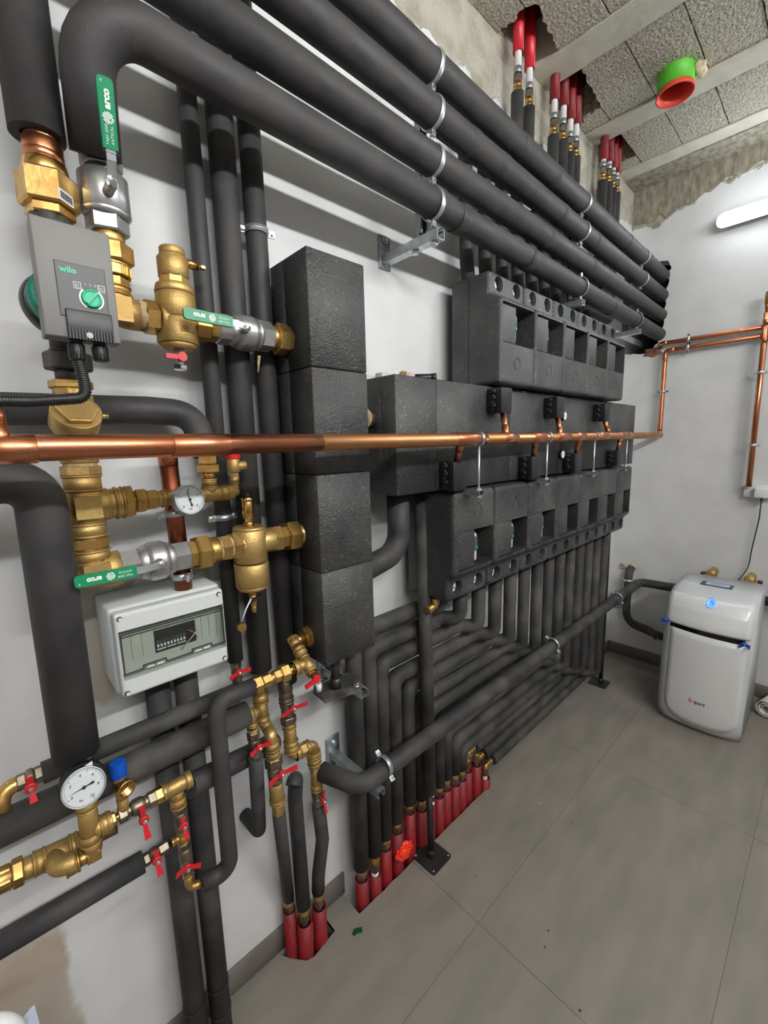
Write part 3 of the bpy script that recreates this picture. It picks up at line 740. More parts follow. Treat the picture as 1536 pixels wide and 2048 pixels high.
channel(Vector((p.x, -0.155, a1.z+0.02)), Vector((p.x, -0.155, 2.52)), 0.026, 0.02, GALV, (0, -1, 0)).build('rail', GALV, t)
for z_ in [q[0] for q in zs4]:
    MB().cyl((p.x, -0.16, z_), (p.x, -D4+RB, z_), 0.004, seg=10).build('stud', ZINC, t)
for x, nm in ((1.92, 'middle zinc bracket arm and rail behind the four big pipes'), (2.66, 'far zinc bracket arm and rail beside the wall opening')):
    t = thing('pipe_bracket', nm, 'bracket', (x, 0, 2.05))
    MB().rbox((x-0.024, -0.005, 2.03), (x+0.024, 0.0, 2.12), 0.0015, 1).build('wall_plate', GALV, t)
    channel((x, -0.005, 2.07), (x, -0.225, 2.07), 0.026, 0.022, ZINC, (0, 0, 1)).build('arm', ZINC, t)
    channel((x, -0.145, 2.085), (x, -0.145, 2.52), 0.026, 0.02, GALV, (0, -1, 0)).build('rail', GALV, t)

# ------------------------------------------------------------------ pump units (upper row of five, lower row of seven)
def bool_cut(mesh, cutters):
    o = bpy.data.objects.new('w', mesh); COL.objects.link(o); os_ = []
    for c in cutters:
        co = bpy.data.objects.new('c', c.mesh('c')); COL.objects.link(co); os_.append(co)
        md = o.modifiers.new('b', 'BOOLEAN'); md.object = co; md.operation = 'DIFFERENCE'; md.solver = 'EXACT'
    bpy.context.view_layer.update()
    me = bpy.data.meshes.new_from_object(o.evaluated_get(bpy.context.evaluated_depsgraph_get()))
    for q in [o]+os_: bpy.data.objects.remove(q)
    return me
def profile_body(prof, x0, x1, bev):
    bm = bmesh.new(); vs = [bm.verts.new((x0, -d, z)) for d, z in prof]; f = bm.faces.new(vs)
    r = bmesh.ops.extrude_face_region(bm, geom=[f])
    bmesh.ops.translate(bm, verts=[q for q in r['geom'] if isinstance(q, bmesh.types.BMVert)], vec=(x1-x0, 0, 0))
    bmesh.ops.recalc_face_normals(bm, faces=bm.faces)
    bmesh.ops.bevel(bm, geom=[e for e in bm.edges if min(q.co.y for q in e.verts) < -0.19], offset=bev, segments=4, profile=0.5, affect='EDGES')
    m = MB(); m.frombm(bm, False); return m
UW = 0.2222
def unit(upper):
    """local frame: x from 0, z from the unit's own zero"""
    t = thing('pump_unit', '', 'pump unit', (0, 0, 0))
    if upper:
        prof = [(0.055, 0.0), (0.25, 0.0), (0.25, 0.262), (0.203, 0.284), (0.203, 0.355), (0.055, 0.355)]
        win = (0.010, 0.214, 0.128, 0.252); circ = (0.104, 0.068); holes = [(0.058, 0.322), (0.170, 0.322)]; pan = 0.094; dh = 0.203; sz0, sz1 = 0.284, 0.355; split = 0.12
    else:
        prof = [(0.055, 0.0), (0.222, 0.0), (0.222, 0.075), (0.25, 0.090), (0.25, 0.354), (0.055, 0.354)]
        win = (0.020, 0.214, 0.105, 0.228); circ = (0.118, 0.288); holes = [(0.052, 0.042), (0.166, 0.042)]; pan = 0.108; dh = 0.222; sz0, sz1 = 0.0, 0.075; split = 0.1
    body = profile_body(prof, 0.0025, UW, 0.017 if not upper else 0.013)
    cut = [MB().rbox((win[0], -0.27, win[2]), (win[1], -0.085, win[3]), 0.006, 2)]
    for hx, hz in holes: cut.append(MB().cyl((hx, -0.3, hz), (hx, -dh+0.045, hz), 0.0245, seg=32))
    cut.append(MB().torus((circ[0], -0.2505, circ[1]), YA, 0.0195, 0.0026, 28, 6))
    cut.append(MB().box((-0.01, -0.126, -0.01), (0.004, -0.1235, 0.4)))
    me = bool_cut(body.mesh('s'), cut); me.name = 'shell'
    me.polygons.foreach_set('use_smooth', [False]*len(me.polygons))
    o = bpy.data.objects.new('shell', me); COL.objects.link(o); o.parent = t; me.materials.clear(); me.materials.append(EPP_LIT if upper else EPP)
    MB().rbox((win[0]+0.001, -0.2485, win[2]+0.001), (pan, -0.240, win[3]-0.001 - (0.006 if upper else 0)), 0.004, 2).build('cover_panel', EPP_LIT if upper else EPP, t)
    for hx, hz in holes:
        tm = MB().cyl((hx-0.004, -dh+0.045, hz), (hx-0.004, -dh+0.020, hz), 0.021, ch=0.002, seg=28).build('thermometer', DIALWHITE, t)
        MB().obox((hx-0.004, -dh+0.0195, hz-0.007), XA*0.016, ZA*0.0045, YA*0.0003).build('dial_print', mat_blue(), tm)
        MB().torus((hx-0.004, -dh+0.020, hz), YA, 0.0205, 0.0015, 28, 6).build('bezel', CHROME, tm)
    zc = (win[2]+win[3])/2
    px_ = pan+(0.028 if upper else 0.034); pm = MB().rbox((0.03, -0.236, zc-0.052), (px_, -0.10, zc+0.045), 0.010, 3).build('pump_head', LIGHTGREY, t)
    MB().rbox((0.05, -0.2375, zc-0.015), (px_-0.003, -0.235, zc+0.033), 0.0008, 1).build('control_panel', PUMPPANEL, pm)
    MB().cyl((px_-0.0085, -0.2370, zc-0.004), (px_-0.0085, -0.2384, zc-0.004), 0.0045, seg=16).build('dial_knob', KNOBGREEN, pm)
    return t
_mb = {}
def mat_blue():
    if 'b' not in _mb: _mb['b'] = mat('pale_blue_dial_print', (120, 150, 200), 0.5)
    return _mb['b']
def copy_tree(o, parent=None, skip=''):
    c = o.copy(); COL.objects.link(c); c.parent = parent
    for ch in o.children:
        if ch.name != skip: copy_tree(ch, c)
    return c
ordn = ['nearest', 'second', 'third', 'fourth', 'fifth', 'sixth', 'farthest']
U0 = unit(True); L0 = unit(False)
hu = [q.name for q in U0.children if q.name.startswith('pump_head')][0]; hl = [q.name for q in L0.children if q.name.startswith('pump_head')][0]   # deeper pumps cannot be seen
upn = ['nearest the camera', 'second along', 'in the middle of the row', 'fourth along', 'at the far end of the row']
for i in range(5):
    o = U0 if i == 0 else copy_tree(U0, skip=hu if i > 1 else '')
    o.location = (1.25+0.226*i, 0, 1.690)
    tag(o, 'upper row black foam pump unit, ' + upn[i], 'pump unit', 'upper row of foam pump units')
lon = ['nearest the camera, white pump face in its window', 'second along, sliver of pump face in its window', 'third along, under the second threaded rod', 'fourth along, grey scuffs round its plug circle', 'fifth along, under the third threaded rod', 'sixth along, between the last two rods', 'at the far end of the row']
for i in range(7):
    o = L0 if i == 0 else copy_tree(L0, skip=hl if i > 2 else '')
    o.location = (1.012+0.226*i, 0, 1.002)
    tag(o, 'lower row black foam pump unit, ' + lon[i], 'pump unit', 'lower row of foam pump units')

# ------------------------------------------------------------------ long manifold box and tall separator box
t = thing('manifold', 'long black foam manifold casing between the two rows of pump units', 'manifold', (0.82, -0.12, 1.36))
xm = [0.815, 0.985, 1.39, 1.79, 2.19, 2.60, 2.715]
for a, b_ in zip(xm[:-1], xm[1:]):
    MB().rbox((a+0.0004, -0.207, 1.362), (b_-0.0004, -0.035, 1.684), 0.0022, 1).build('casing_section', EPP, t)
MB().rbox((0.8135, -0.15, 1.45), (0.8155, -0.06, 1.655), 0.0008, 1).build('end_plate', EPP, t)
MB().rbox((0.83, -0.075, 1.684), (0.87, -0.05, 1.70), 0.002, 1).rbox((0.87, -0.1, 1.684), (0.905, -0.07, 1.708), 0.002, 1).build('tie_bracket', LIGHTGREY, t)
MB().hexa((1.66+0.23, -0.207, 1.44), (1.89, -0.212, 1.44), 0.012).build('dial_boss', BLACKPL, t)
tt = thing('separator_casing', 'tall upright black foam box with brass ports on its left side', 'separator', (0.635, -0.135, 0.965))
zt = [0.965, 1.203, 1.437, 1.676, 1.922]
for j, (a, b_) in enumerate(zip(zt[:-1], zt[1:])):
    o_ = 0.004 if j == 3 else 0.0
    MB().rbox((0.555, -0.21, a+0.0006), (0.7175, -0.115, b_-0.0006), 0.0026, 1).build('casing_section', EPP, tt)
    MB().rbox((0.555, -0.1145, a+0.0006), (0.7175, -0.055, b_-0.0006), 0.0026, 1).build('casing_section', EPP, tt)
MB().cyl((0.5535, -0.125, 1.288), (0.5555, -0.125, 1.288), 0.036, seg=32).build('port_recess', FOAM_CUT, tt)
MB().cyl((0.5535, -0.125, 1.744), (0.5555, -0.125, 1.744), 0.040, seg=32).build('port_recess', FOAM_CUT, tt)
tag(MB().rbox((0.625, -0.105, 1.922), (0.668, -0.07, 1.952), 0.003, 1).rbox((0.645, -0.11, 1.94), (0.662, -0.068, 1.958), 0.002, 1).build('tie_bracket', LIGHTGREY), 'pale plastic clip on top of the tall black box', 'clip')
one('packing_tube', 'small black capped tube lying on the manifold top', MB().cyl((0.975, -0.13, 1.697), (1.02, -0.165, 1.697), 0.011, ch=0.001).cyl((1.015, -0.161, 1.697), (1.026, -0.170, 1.697), 0.0125), BLACKPL, 'tube')
o = MB().cyl((0.94, -0.11, 1.684), (0.94, -0.11, 1.712), 0.008, seg=14).hexa((0.94, -0.11, 1.69), (0.94, -0.11, 1.698), 0.012).cyl((0.94, -0.11, 1.712), (0.955, -0.112, 1.712), 0.005)
one('brass_hose_tail', 'small brass hose tail standing on the near end of the manifold', o, BRASS, 'fitting')
one('paper_bag', 'crumpled pinkish bag end beside the hose tail on the manifold', MB().ball((0.965, -0.12, 1.699), 0.018, (1.2, 1, 0.8)), mat('pale_pink_paper', (190, 170, 170), 0.8), 'bag')
# ------------------------------------------------------------------ left valve column 1 (below the bent big pipe) and its line into the tall box
A1 = P(202, 325, 0.125); B1 = P(234, 632, 0.125)
c1 = Ln(A1, B1-A1)
h1 = Ln(P(590, 683.5, 0.125), XA)
m = fit(c1, 'v', [(292, 306, 34, 't')])
one('threaded_adapter', 'brown threaded adapter at the end of the bent big pipe', m, NICKEL_DIRTY, 'fitting')
t = thing('ball_valve', 'big nickel ball valve with upright green lever below the bent black pipe', 'valve', c1.at('v', 400))
m = fit(c1, 'v', [(304, 342, 42, 'h'), (340, 356, 37, 'c', 43), (356, 430, 51, 'c', 51), (428, 440, 52, 'c', 46), (436, 470, 43, 'h')])
m.build('body', NICKEL, t)
hub = P(224, 367, 0.192); tip = P(203, 154, 0.240)
bd = c1.at('v', 385); MB().cyl(Vector((hub.x, -0.15, hub.z)), hub+OUT*0.002, 0.008).build('stem', NICKEL, t)
h = lever(t, hub, tip, OUT, ZA, 0.0108, False, 0.34)
lettering('INOX', hub+(tip-hub)*0.28+OUT*0.0116+Vector((0, 0, 0)), XA, ZA, 0.0085, DARKPRINT, h)
m = fit(c1, 'v', [(468, 492, 33, 'c'), (490, 528, 46, 'h'), (528, 536, 38, 'c'), (534, 556, 38, 'k'), (556, 576, 32, 'h'), (574, 590, 36, 'r'), (590, 606, 37, 'r')])
one('brass_union', 'brass union with wide hexagon nut below the big nickel valve', m, BRASS, 'fitting')
cor = h1.at('u', 236)
m = MB(); r_ = h1.rad(cor, 33)
m.tube([c1.at('v', 604), Vector((cor.x, cor.y, cor.z)), h1.at('u', 276)], r_*0.98, bend=r_*1.05, seg=28)
m.obox(cor+OUT*r_*0.9, XA*r_*0.6, ZA*r_*0.75, OUT*r_*0.18)
one('brass_elbow', 'brass elbow turning from the nickel valve column to the air separator', m, BRASS_CAST, 'fitting')
t = thing('air_separator', 'tall brass air separator with domed vent and small side screw', 'air separator', h1.at('u', 350))
sc = h1.at('u', 350); sv = Ln(sc, ZA)
ctr = Ln(P(357, 685, 0.125), P(345, 520, 0.125)-P(357, 685, 0.125))
m = fit(ctr, 'v', [(700, 690, 30, 'c', 38), (690, 640, 42, 'c', 41), (640, 590, 41, 'c', 40), (590, 572, 41, 'c', 38)])
m = fit(h1, 'u', [(318, 340, 28, 'c', 34), (366, 388, 30, 'c', 26)], m)
m.build('body', BRASS_CAST, t)
fit(h1, 'u', [(286, 314, 33, 'h')]).build('hexagon_end', BRASS, t); fit(h1, 'u', [(384, 416, 31, 'o'), (414, 434, 28, 'h')]).build('hexagon_end', BRASS, t)
fit(h1, 'u', [(272, 290, 31, 't')]).build('paste_joint', HEMP, t)
fit(ctr, 'v', [(574, 556, 30, 'o'), (558, 518, 31, 'c', 32), (520, 512, 31, 'c', 27), (514, 498, 26, 'c', 26)]).build('vent_dome', BRASS_CAST, t)
q = ctr.at('v', 520); e = P(384, 527, 0.125)
MB().cyl(q+XA*0.022, q+XA*0.047, 0.009, 0.008).cyl(q+XA*0.047, q+XA*0.052, 0.004).hexa(q+XA*0.052, q+XA*0.060, 0.005).build('vent_screw', BRASS_SHINY, t)
t2 = thing('drain_cock', 'small drain cock with red lever under the brass air separator', 'valve', ctr.at('v', 712))
fit(ctr, 'v', [(700, 712, 12, 'h'), (712, 735, 9, 'c')]).build('body', NICKEL, t2)
q = ctr.at('v', 716)+OUT*0.014
MB().cyl(q-OUT*0.004, q+OUT*0.004, 0.0085).obox(q-XA*0.016-ZA*0.001, XA*0.014, ZA*0.0042, OUT*0.003).build('handle', RED, t2)
fit(ctr, 'v', [(730, 740, 14, 'h')]).build('cap', CHROME, t2)
t = thing('ball_valve', 'nickel ball valve with horizontal green lever beside the air separator', 'valve', h1.at('u', 480))
fit(h1, 'u', [(432, 458, 30, 'h'), (456, 470, 27, 'c', 33), (468, 510, 36, 'b'), (508, 518, 33, 'c', 30), (514, 540, 30, 'h')]).build('body', NICKEL, t)
hub = P(498, 655, 0.182); tip = P(362, 628, 0.184)
MB().cyl(Vector((hub.x, -0.15, hub.z)), hub, 0.008).build('stem', NICKEL, t)
lever(t, hub, tip, OUT, ZA, 0.0100, True, 0.30)
one('brass_union', 'brass union nut joining the upper green lever valve to the tall box', fit(h1, 'u', [(536, 552, 25, 'c'), (550, 572, 31, 'h'), (572, 590, 26, 'h')]), BRASS, 'fitting')
one('paste_collar', 'ring of pale jointing paste at the upper port of the tall box', fit(h1, 'u', [(590, 599, 25, 'c')]), HEMP, 'fitting')
one('hemp_tuft', 'loose tuft of hemp hanging under the upper brass union', MB().cyl(P(518, 712, 0.12), P(516, 745, 0.12), 0.004, 0.0015, seg=8), HEMP, 'hemp')

# ------------------------------------------------------------------ left pump column
A2 = P(86, 300, 0.125); B2 = P(182, 1110, 0.125); c2 = Ln(A2, B2-A2)
one('copper_adapter', 'soldered copper adapter at the end of the leftmost hanging black pipe', fit(c2, 'v', [(255, 300, 38, 'c'), (285, 332, 42, 'c'), (310, 326, 43, 'c')]), COPPER, 'fitting')
t = thing('pump_union', 'large brass union nut with barcode sticker on top of the grey pump', 'fitting', c2.at('v', 380))
fit(c2, 'v', [(328, 362, 46, 'c', 50)]).build('collar', BRASS_SHINY, t); fit(c2, 'v', [(412, 440, 50, 'h')]).build('lower_hexagon', BRASS_SHINY, t)
fit(c2, 'v', [(354, 420, 62, 'h')]).build('nut', BRASS, t)
st = P(132, 396, 0.19); MB().obox(st, (XA*0.7+OUT*-0.7)*0.014, ZA*0.008, (XA*0.7+OUT*0.7)*0.0006).build('sticker', WHITEPL, t)
bar = MB()
for j in range(9): bar.obox(st+(XA*0.7+OUT*0.7)*0.0008+(XA*0.7+OUT*-0.7)*0.0026*(j-4), (XA*0.7+OUT*-0.7)*(0.0005 if j % 2 else 0.0009), ZA*0.005, (XA*0.7+OUT*0.7)*0.0003)
bar.build('barcode', DARKPRINT, t)
# the circulation pump
t = thing('circulation_pump', 'grey circulation pump with green dial on the left column', 'pump', (0.13, -0.2, 1.66))
TL = P(60, 425, 0.262); TR = P(221, 470, 0.262); BR = P(240, 692, 0.262); BLp = P(85, 664, 0.262)
x0 = (TL.x+BLp.x)/2; x1 = (TR.x+BR.x)/2; z1 = (TL.z+TR.z)/2; z0 = (BLp.z+BR.z)/2
yf = -0.262
MB().rbox((x0, yf, z0), (x1, yf+0.034, z1), 0.0025, 2).build('head_cover', PUMPGREY, t)
MB().rbox((x0+0.001, yf+0.034, z0+0.002), (x1-0.001, yf+0.042, z1-0.002), 0.001, 1).build('back_shell', WHITEPL, t)
w = x1-x0; hh = z1-z0
def fc(a, b): return Vector((x0+w*a, yf, z1-hh*b))   # point of the face, a to the right, b down
px0 = 0.225; px1 = 0.875
MB().obox(fc((px0+px1)/2, 0.575)+OUT*0.0004, XA*w*(px1-px0)/2, ZA*hh*0.235, OUT*0.0006).build('panel_rim', DARKPRINT, t)
pnl = MB().obox(fc((px0+px1)/2, 0.575)+OUT*0.0009, XA*w*((px1-px0)/2-0.01), ZA*hh*0.230, OUT*0.0006).build('control_panel', PUMPPANEL, t)
lettering('wilo', fc(0.385, 0.408)+OUT*0.0017, XA, ZA, 0.0115, KNOBGREEN, pnl, bold=0.00035)
for a, s in ((0.485, 1), (0.80, 1)):
    q = fc(a, 0.525 if a < 0.6 else 0.520)+OUT*0.0016; fr = MB()
    for d_, e_ in ((ZA, XA), (XA, ZA)):
        for sg in (-1, 1): fr.obox(q+d_*sg*0.0042, e_*0.0042, d_*0.0003, OUT*0.0002)
    fr.obox(q-XA*0.0022, ZA*0.0026, XA*0.0003, OUT*0.0002); fr.obox(q-ZA*0.0022, XA*0.0026, ZA*0.0003, OUT*0.0002)
    fr.obox(q+ZA*0.0006, (XA*0.0024+ZA*(0.0008 if a < 0.6 else 0)), ZA*0.0003, OUT*0.0002)
    fr.build('mode_symbol', WHITEPRINT, pnl)
kc = fc(0.655, 0.625)+OUT*0.0015
MB().band(kc, OUT, 0.0130, 0.0006, 0.0022, 18, math.radians(40), math.radians(150), ref=ZA).band(kc, OUT, 0.0130, 0.0006, 0.0022, 18, math.radians(-150), math.radians(-40), ref=ZA).build('scale_arc', WHITEPRINT, pnl)
for j, s in enumerate(('1', '2', '3')):
    lettering(s, kc+XA*0.006*(j-1)+ZA*0.0185, XA, ZA, 0.0042, WHITEPRINT, pnl, 'numeral')
kb = MB().lathe(kc, OUT, [(0, 0.0122), (0.003, 0.0122), (0.004, 0.0115), (0.004, 0.0098), (0.0025, 0.009)], 36).build('dial_knob', KNOBGREEN, t)
kd = (XA*0.62+ZA*0.78)
MB().obox(kc+OUT*0.0045, kd*0.0105, kd.cross(OUT)*0.0017, OUT*0.0018).build('pointer', KNOBGREEN, kb)
tb = MB().rbox((x0+w*0.285, yf-0.004, z0-0.001), (x0+w*0.90, yf+0.012, z0+hh*0.255), 0.0015, 2).build('terminal_cover', BLACKPL, t)
rb = MB()
for j in range(15): rb.obox((x0+w*(0.305+0.0415*j), yf-0.0045, z0+hh*0.04), XA*0.0011, ZA*0.0075, OUT*0.0012)
rb.build('ribs', BLACKPL, tb)
MB().cyl((x0+w*0.56, yf-0.004, z0+hh*0.035), (x0+w*0.56, yf-0.0065, z0+hh*0.035), 0.0042, seg=16).build('screw', CHROME, tb)
for a, ln_ in ((0.40, 0.032), (0.72, 0.030)):
    g_ = MB(); q = Vector((x0+w*a, yf+0.016, z0+0.004))
    g_.cyl(q, q-ZA*0.008, 0.0085, seg=20); g_.cyl(q-ZA*0.008, q-ZA*ln_, 0.0098, ch=0.001, seg=20)
    for j in range(16):
        an = 2*PI*j/16; dd = XA*math.cos(an)+YA*math.sin(an)
        g_.obox(q-ZA*(ln_+0.008)/2+dd*0.0098, dd*0.001, dd.cross(ZA)*0.0009, ZA*(ln_-0.012)/2)
    g_.build('cable_gland', BLACKPL, t)
zc = (z0+z1)/2 - 0.012; xc = 0.118
MB().cyl((xc, yf+0.036, zc), (xc, -0.178, zc), 0.040, ch=0.004, seg=40).build('green_motor_ring', PUMPGREEN, t)
MB().lathe((xc, -0.192, zc), YA, [(0, 0.042), (0.02, 0.047), (0.045, 0.042), (0.07, 0.03)], 40).build('motor_body', BLACKPL, t)
tr_ = fit(c2, 'v', [(425, 470, 44, 'c'), (470, 700, 34, 'c'), (655, 712, 26, 'c')]); tr_.build('volute', CAST_IRON, t)
fit(c2, 'v', [(706, 742, 49, 'h'), (700, 708, 36, 'c'), (740, 762, 30, 'c')]).build('cast_nut', CAST_IRON, t)
# corrugated cable conduit
g0 = Vector((x0+w*0.40, yf+0.016, z0-0.026)); pts = [g0, g0-ZA*0.03+XA*0.004, Vector((g0.x+0.004, g0.y, P(150, 795, 0.246).z)), P(60, 803, 0.25), P(-60, 800, 0.27)]
pa = MB().tube(pts, 0.0078, bend=0.042, seg=10, n_arc=40).v
cent = []
tmp = MB(); tmp.tube(pts, 0.0078, bend=0.042, seg=8, cap=False, n_arc=26)
rings = [sum((tmp.v[i*8+k] for k in range(8)), Vector())/8 for i in range(len(tmp.v)//8)]
# resample evenly and ridge it
acc = [0.0]
for i in range(1, len(rings)): acc.append(acc[-1]+(rings[i]-rings[i-1]).length)
def along(s_):
    for i in range(1, len(acc)):
        if acc[i] >= s_:
            f_ = (s_-acc[i-1])/max(1e-9, acc[i]-acc[i-1]); return rings[i-1].lerp(rings[i], f_)
    return rings[-1]
cm = MB(); nr = int(acc[-1]/0.0031); seg_ = 16
pp_ = [along(acc[-1]*i/(nr*3)) for i in range(nr*3+1)]
a_ = XA.copy()
for i, p_ in enumerate(pp_):
    t_ = (pp_[min(i+1, len(pp_)-1)]-pp_[max(i-1, 0)]).normalized(); a_ = (a_-t_*a_.dot(t_)).normalized(); b_ = t_.cross(a_)
    r_ = 0.0082 if i % 3 else 0.0068
    for k in range(seg_): cm.v.append(p_+(a_*math.cos(2*PI*k/seg_)+b_*math.sin(2*PI*k/seg_))*r_)
for i in range(len(pp_)-1):
    for k in range(seg_):
        k2 = (k+1) % seg_; cm.f.append([i*seg_+k, i*seg_+k2, (i+1)*seg_+k2, (i+1)*seg_+k]); cm.sm.append(True)
one('corrugated_conduit', 'black corrugated cable conduit curving left from the grey pump', cm, BLACKPL, 'cable')

one('brass_nut', 'brass nut under the cast iron pump connection', fit(c2, 'v', [(762, 779, 45, 'h'), (778, 790, 39, 't')]), BRASS, 'fitting')
t = thing('check_valve', 'brass check valve with slanted hexagon cover behind the copper pipe', 'valve', c2.at('v', 830))
fit(c2, 'v', [(788, 812, 42, 'h'), (810, 850, 44, 'c', 46), (850, 905, 42, 'c', 38), (862, 868, 45, 'c'), (903, 926, 40, 'c')]).build('body', BRASS_CAST, t)
q0 = c2.at('v', 838); q1 = P(158, 812, 0.20); ad = (q1-q0).normalized()
ad = Vector((0.05, -0.8, 0.55)).normalized(); q0 = P(153, 828, 0.155)
cv = MB().cyl(q0-ad*0.03, q0+ad*0.008, 0.036, ch=0.002, seg=36); cv.build('cover_seat', BRASS_CAST, t)
MB().hexa(q0+ad*0.008, q0+ad*0.017, 0.030, 0.5).build('cover_nut', BRASS_CAST, t)
MB().cyl(q0+XA*0.030-ad*0.004, q0+XA*0.046-ad*0.004, 0.004, seg=12).build('side_screw', BRASS, t)
one('hemp_joint', 'pale jointing paste below the brass check valve', fit(c2, 'v', [(922, 934, 37, 't')]), HEMP, 'fitting')
t = thing('brass_tee', 'large brass tee in the left column below the copper pipe', 'fitting', c2.at('v', 1010))
b4 = Ln(P(255, 1004, 0.125), XA)
m = fit(c2, 'v', [(932, 951, 42, 'h'), (950, 982, 43, 'r'), (980, 1046, 39, 'c'), (1045, 1072, 42, 'r')])
m = fit(b4, 'u', [(185, 214, 32, 'c'), (212, 232, 32, 'r'), (230, 246, 33, 'r')], m)
q = c2.at('v', 1012); m.obox(q+OUT*0.036, XA*0.019, ZA*0.019, OUT*0.003); m.build('body', BRASS_CAST, t)
one('brass_nipple', 'hexagon brass nipple between the big tee and the lower elbow', fit(c2, 'v', [(1070, 1078, 36, 't'), (1075, 1096, 39, 'h'), (1094, 1100, 37, 't')]), BRASS, 'fitting')
h3 = Ln(P(600, 1068, 0.125), XA)
ce_ = h3.at('u', 190); r_ = h3.rad(ce_, 37)
m = fit(c2, 'v', [(1098, 1124, 43, 'r')]); m.tube([c2.at('v', 1118), ce_, h3.at('u', 240)], r_*0.95, bend=r_*1.02, seg=28)
m.obox(ce_+OUT*r_*0.9, XA*r_*0.6, ZA*r_*0.6, OUT*r_*0.16)
one('brass_elbow', 'brass elbow at the foot of the left column behind the lowest green lever', m, BRASS_CAST, 'fitting')
# branch with gauge and safety valve
one('brass_reducer', 'hexagon brass reducer at the outlet of the big tee', fit(b4, 'u', [(245, 264, 33, 'h'), (262, 278, 15, 'c')]), BRASS_SHINY, 'fitting')
one('brass_union', 'small brass union to the left of the upper pressure gauge', fit(b4, 'u', [(269, 291, 24, 'h'), (291, 313, 20, 'h'), (312, 325, 17, 'h')]), BRASS, 'fitting')
m = fit(b4, 'u', [(322, 334, 18, 'r'), (332, 425, 15, 'c')]); m.cyl(b4.at('u', 372), b4.at('u', 372)+OUT*0.025, 0.009)
one('brass_tee', 'brass tee behind the upper pressure gauge', m, BRASS_CAST, 'fitting')
gauge('upper round pressure gauge in front of the copper riser', P(379, 999, 0.172), (0.12, -1, 0.10), 0.0288, -12, marks='0 1 2 3 4')
m = fit(b4, 'u', [(408, 442, 15, 'c'), (440, 456, 16, 'r')]); c5 = Ln(P(420, 985, 0.125), ZA)
fit(c5, 'v', [(985, 972, 16, 'c'), (974, 957, 17, 'r')], m)
one('brass_tee', 'brass tee to the right of the upper pressure gauge', m, BRASS_CAST, 'fitting')
one('brass_union', 'brass union joining the bent black pipe down to the gauge line', fit(c5, 'v', [(958, 943, 14, 'c'), (945, 928, 23, 'h'), (928, 910, 19, 'h'), (910, 900, 16, 'c')]), BRASS_SHINY, 'fitting')
t = thing('safety_valve', 'brass safety valve with red cap right of the upper gauge', 'valve', b4.at('u', 467))
s5 = Ln(P(471, 980, 0.125), ZA)
m = fit(b4, 'u', [(455, 467, 14, 'h'), (466, 476, 8, 'c')]); fit(s5, 'v', [(984, 965, 8, 'c'), (968, 952, 10, 'r'), (952, 944, 9, 'h'), (944, 918, 13, 'c')], m)
q = s5.at('v', 932); m.cyl(q, q+XA*0.026+OUT*0.004, 0.0105, ch=0.001); m.build('body', BRASS_CAST, t)
fit(s5, 'v', [(918, 903, 14, 'k')]).build('red_cap', RED, t)
# horizontal black pipe behind the pump column, bending down to the union
pa_ = [P(-40, 817, 0.055), P(300, 821, 0.055), P(418, 822, 0.07), P(421, 908, 0.12)]
pa_[3] = Vector((c5.at('v', 908).x, -0.12, c5.at('v', 905).z)); pa_[2] = Vector((pa_[3].x-0.004, -0.075, pa_[0].z))
pipe('insulated_pipe', 'black insulated pipe behind the pump bending down beside the upper gauge', pa_, 0.0275, bend=0.05, hollow=0.016)
# second left pipe: from the frame edge, bending down to the lower gauge
qv = Ln(P(152, 1500, 0.16), P(85, 1020, 0.16)-P(152, 1500, 0.16))
q0 = qv.at('v', 955)
pipe('insulated_pipe', 'thick black insulated pipe bending down at the left edge to the lower gauge', [Vector((q0.x-0.5, -0.16, q0.z-0.005)), Vector((q0.x, -0.16, q0.z-0.002)), qv.at('v', 1505)], 0.0345, bend=0.045, hollow=0.02, m=FOAM)

# ------------------------------------------------------------------ line with the lowest green lever and the dirt separator
t = thing('ball_valve', 'nickel ball valve with the lowest green lever, above the grey enclosure', 'valve', h3.at('u', 310))
fit(h3, 'u', [(237, 276, 33, 'h'), (275, 292, 29, 'c', 36), (290, 334, 39, 'b'), (332, 346, 34, 'c', 30), (340, 376, 30, 'h')]).build('body', NICKEL, t)
hub = P(326, 1129, 0.185); tip = P(146, 1163, 0.187)
MB().cyl(Vector((hub.x, -0.15, hub.z)), hub, 0.008).build('stem', NICKEL, t)
lever(t, hub, tip, OUT, ZA, 0.0100, True, 0.34)
one('brass_union', 'large brass union left of the dirt separator', fit(h3, 'u', [(374, 396, 27, 'h'), (390, 416, 35, 'h'), (415, 436, 26, 'c'), (438, 458, 26, 'h')]), BRASS, 'fitting')
one('paste_joint', 'grey jointing paste between the two hexagons left of the dirt separator', fit(h3, 'u', [(434, 440, 24, 'c'), (456, 462, 24, 'c')]), HEMP, 'fitting')
t = thing('dirt_separator', 'brass dirt separator with tall thin vent and hanging cap', 'separator', h3.at('u', 500))
cc_ = Ln(P(504, 1150, 0.125), P(498, 1055, 0.125)-P(504, 1150, 0.125))
m = fit(cc_, 'v', [(1052, 1058, 31, 'c', 34), (1058, 1122, 34, 'c', 34), (1124, 1170, 35, 'c', 34), (1170, 1178, 33, 'c', 28)])
fit(h3, 'u', [(476, 500, 27, 'c', 24), (505, 548, 22, 'c', 25)], m); m.build('body', BRASS_CAST, t)
fit(h3, 'u', [(460, 480, 28, 'h')]).build('hexagon_end', BRASS, t); fit(h3, 'u', [(543, 560, 26, 'h')]).build('hexagon_end', BRASS, t)
fit(cc_, 'v', [(1052, 1044, 11, 'c'), (1044, 1034, 9, 'h'), (1036, 995, 12, 'c'), (1003, 995, 13, 'c')]).build('vent', BRASS_SHINY, t)
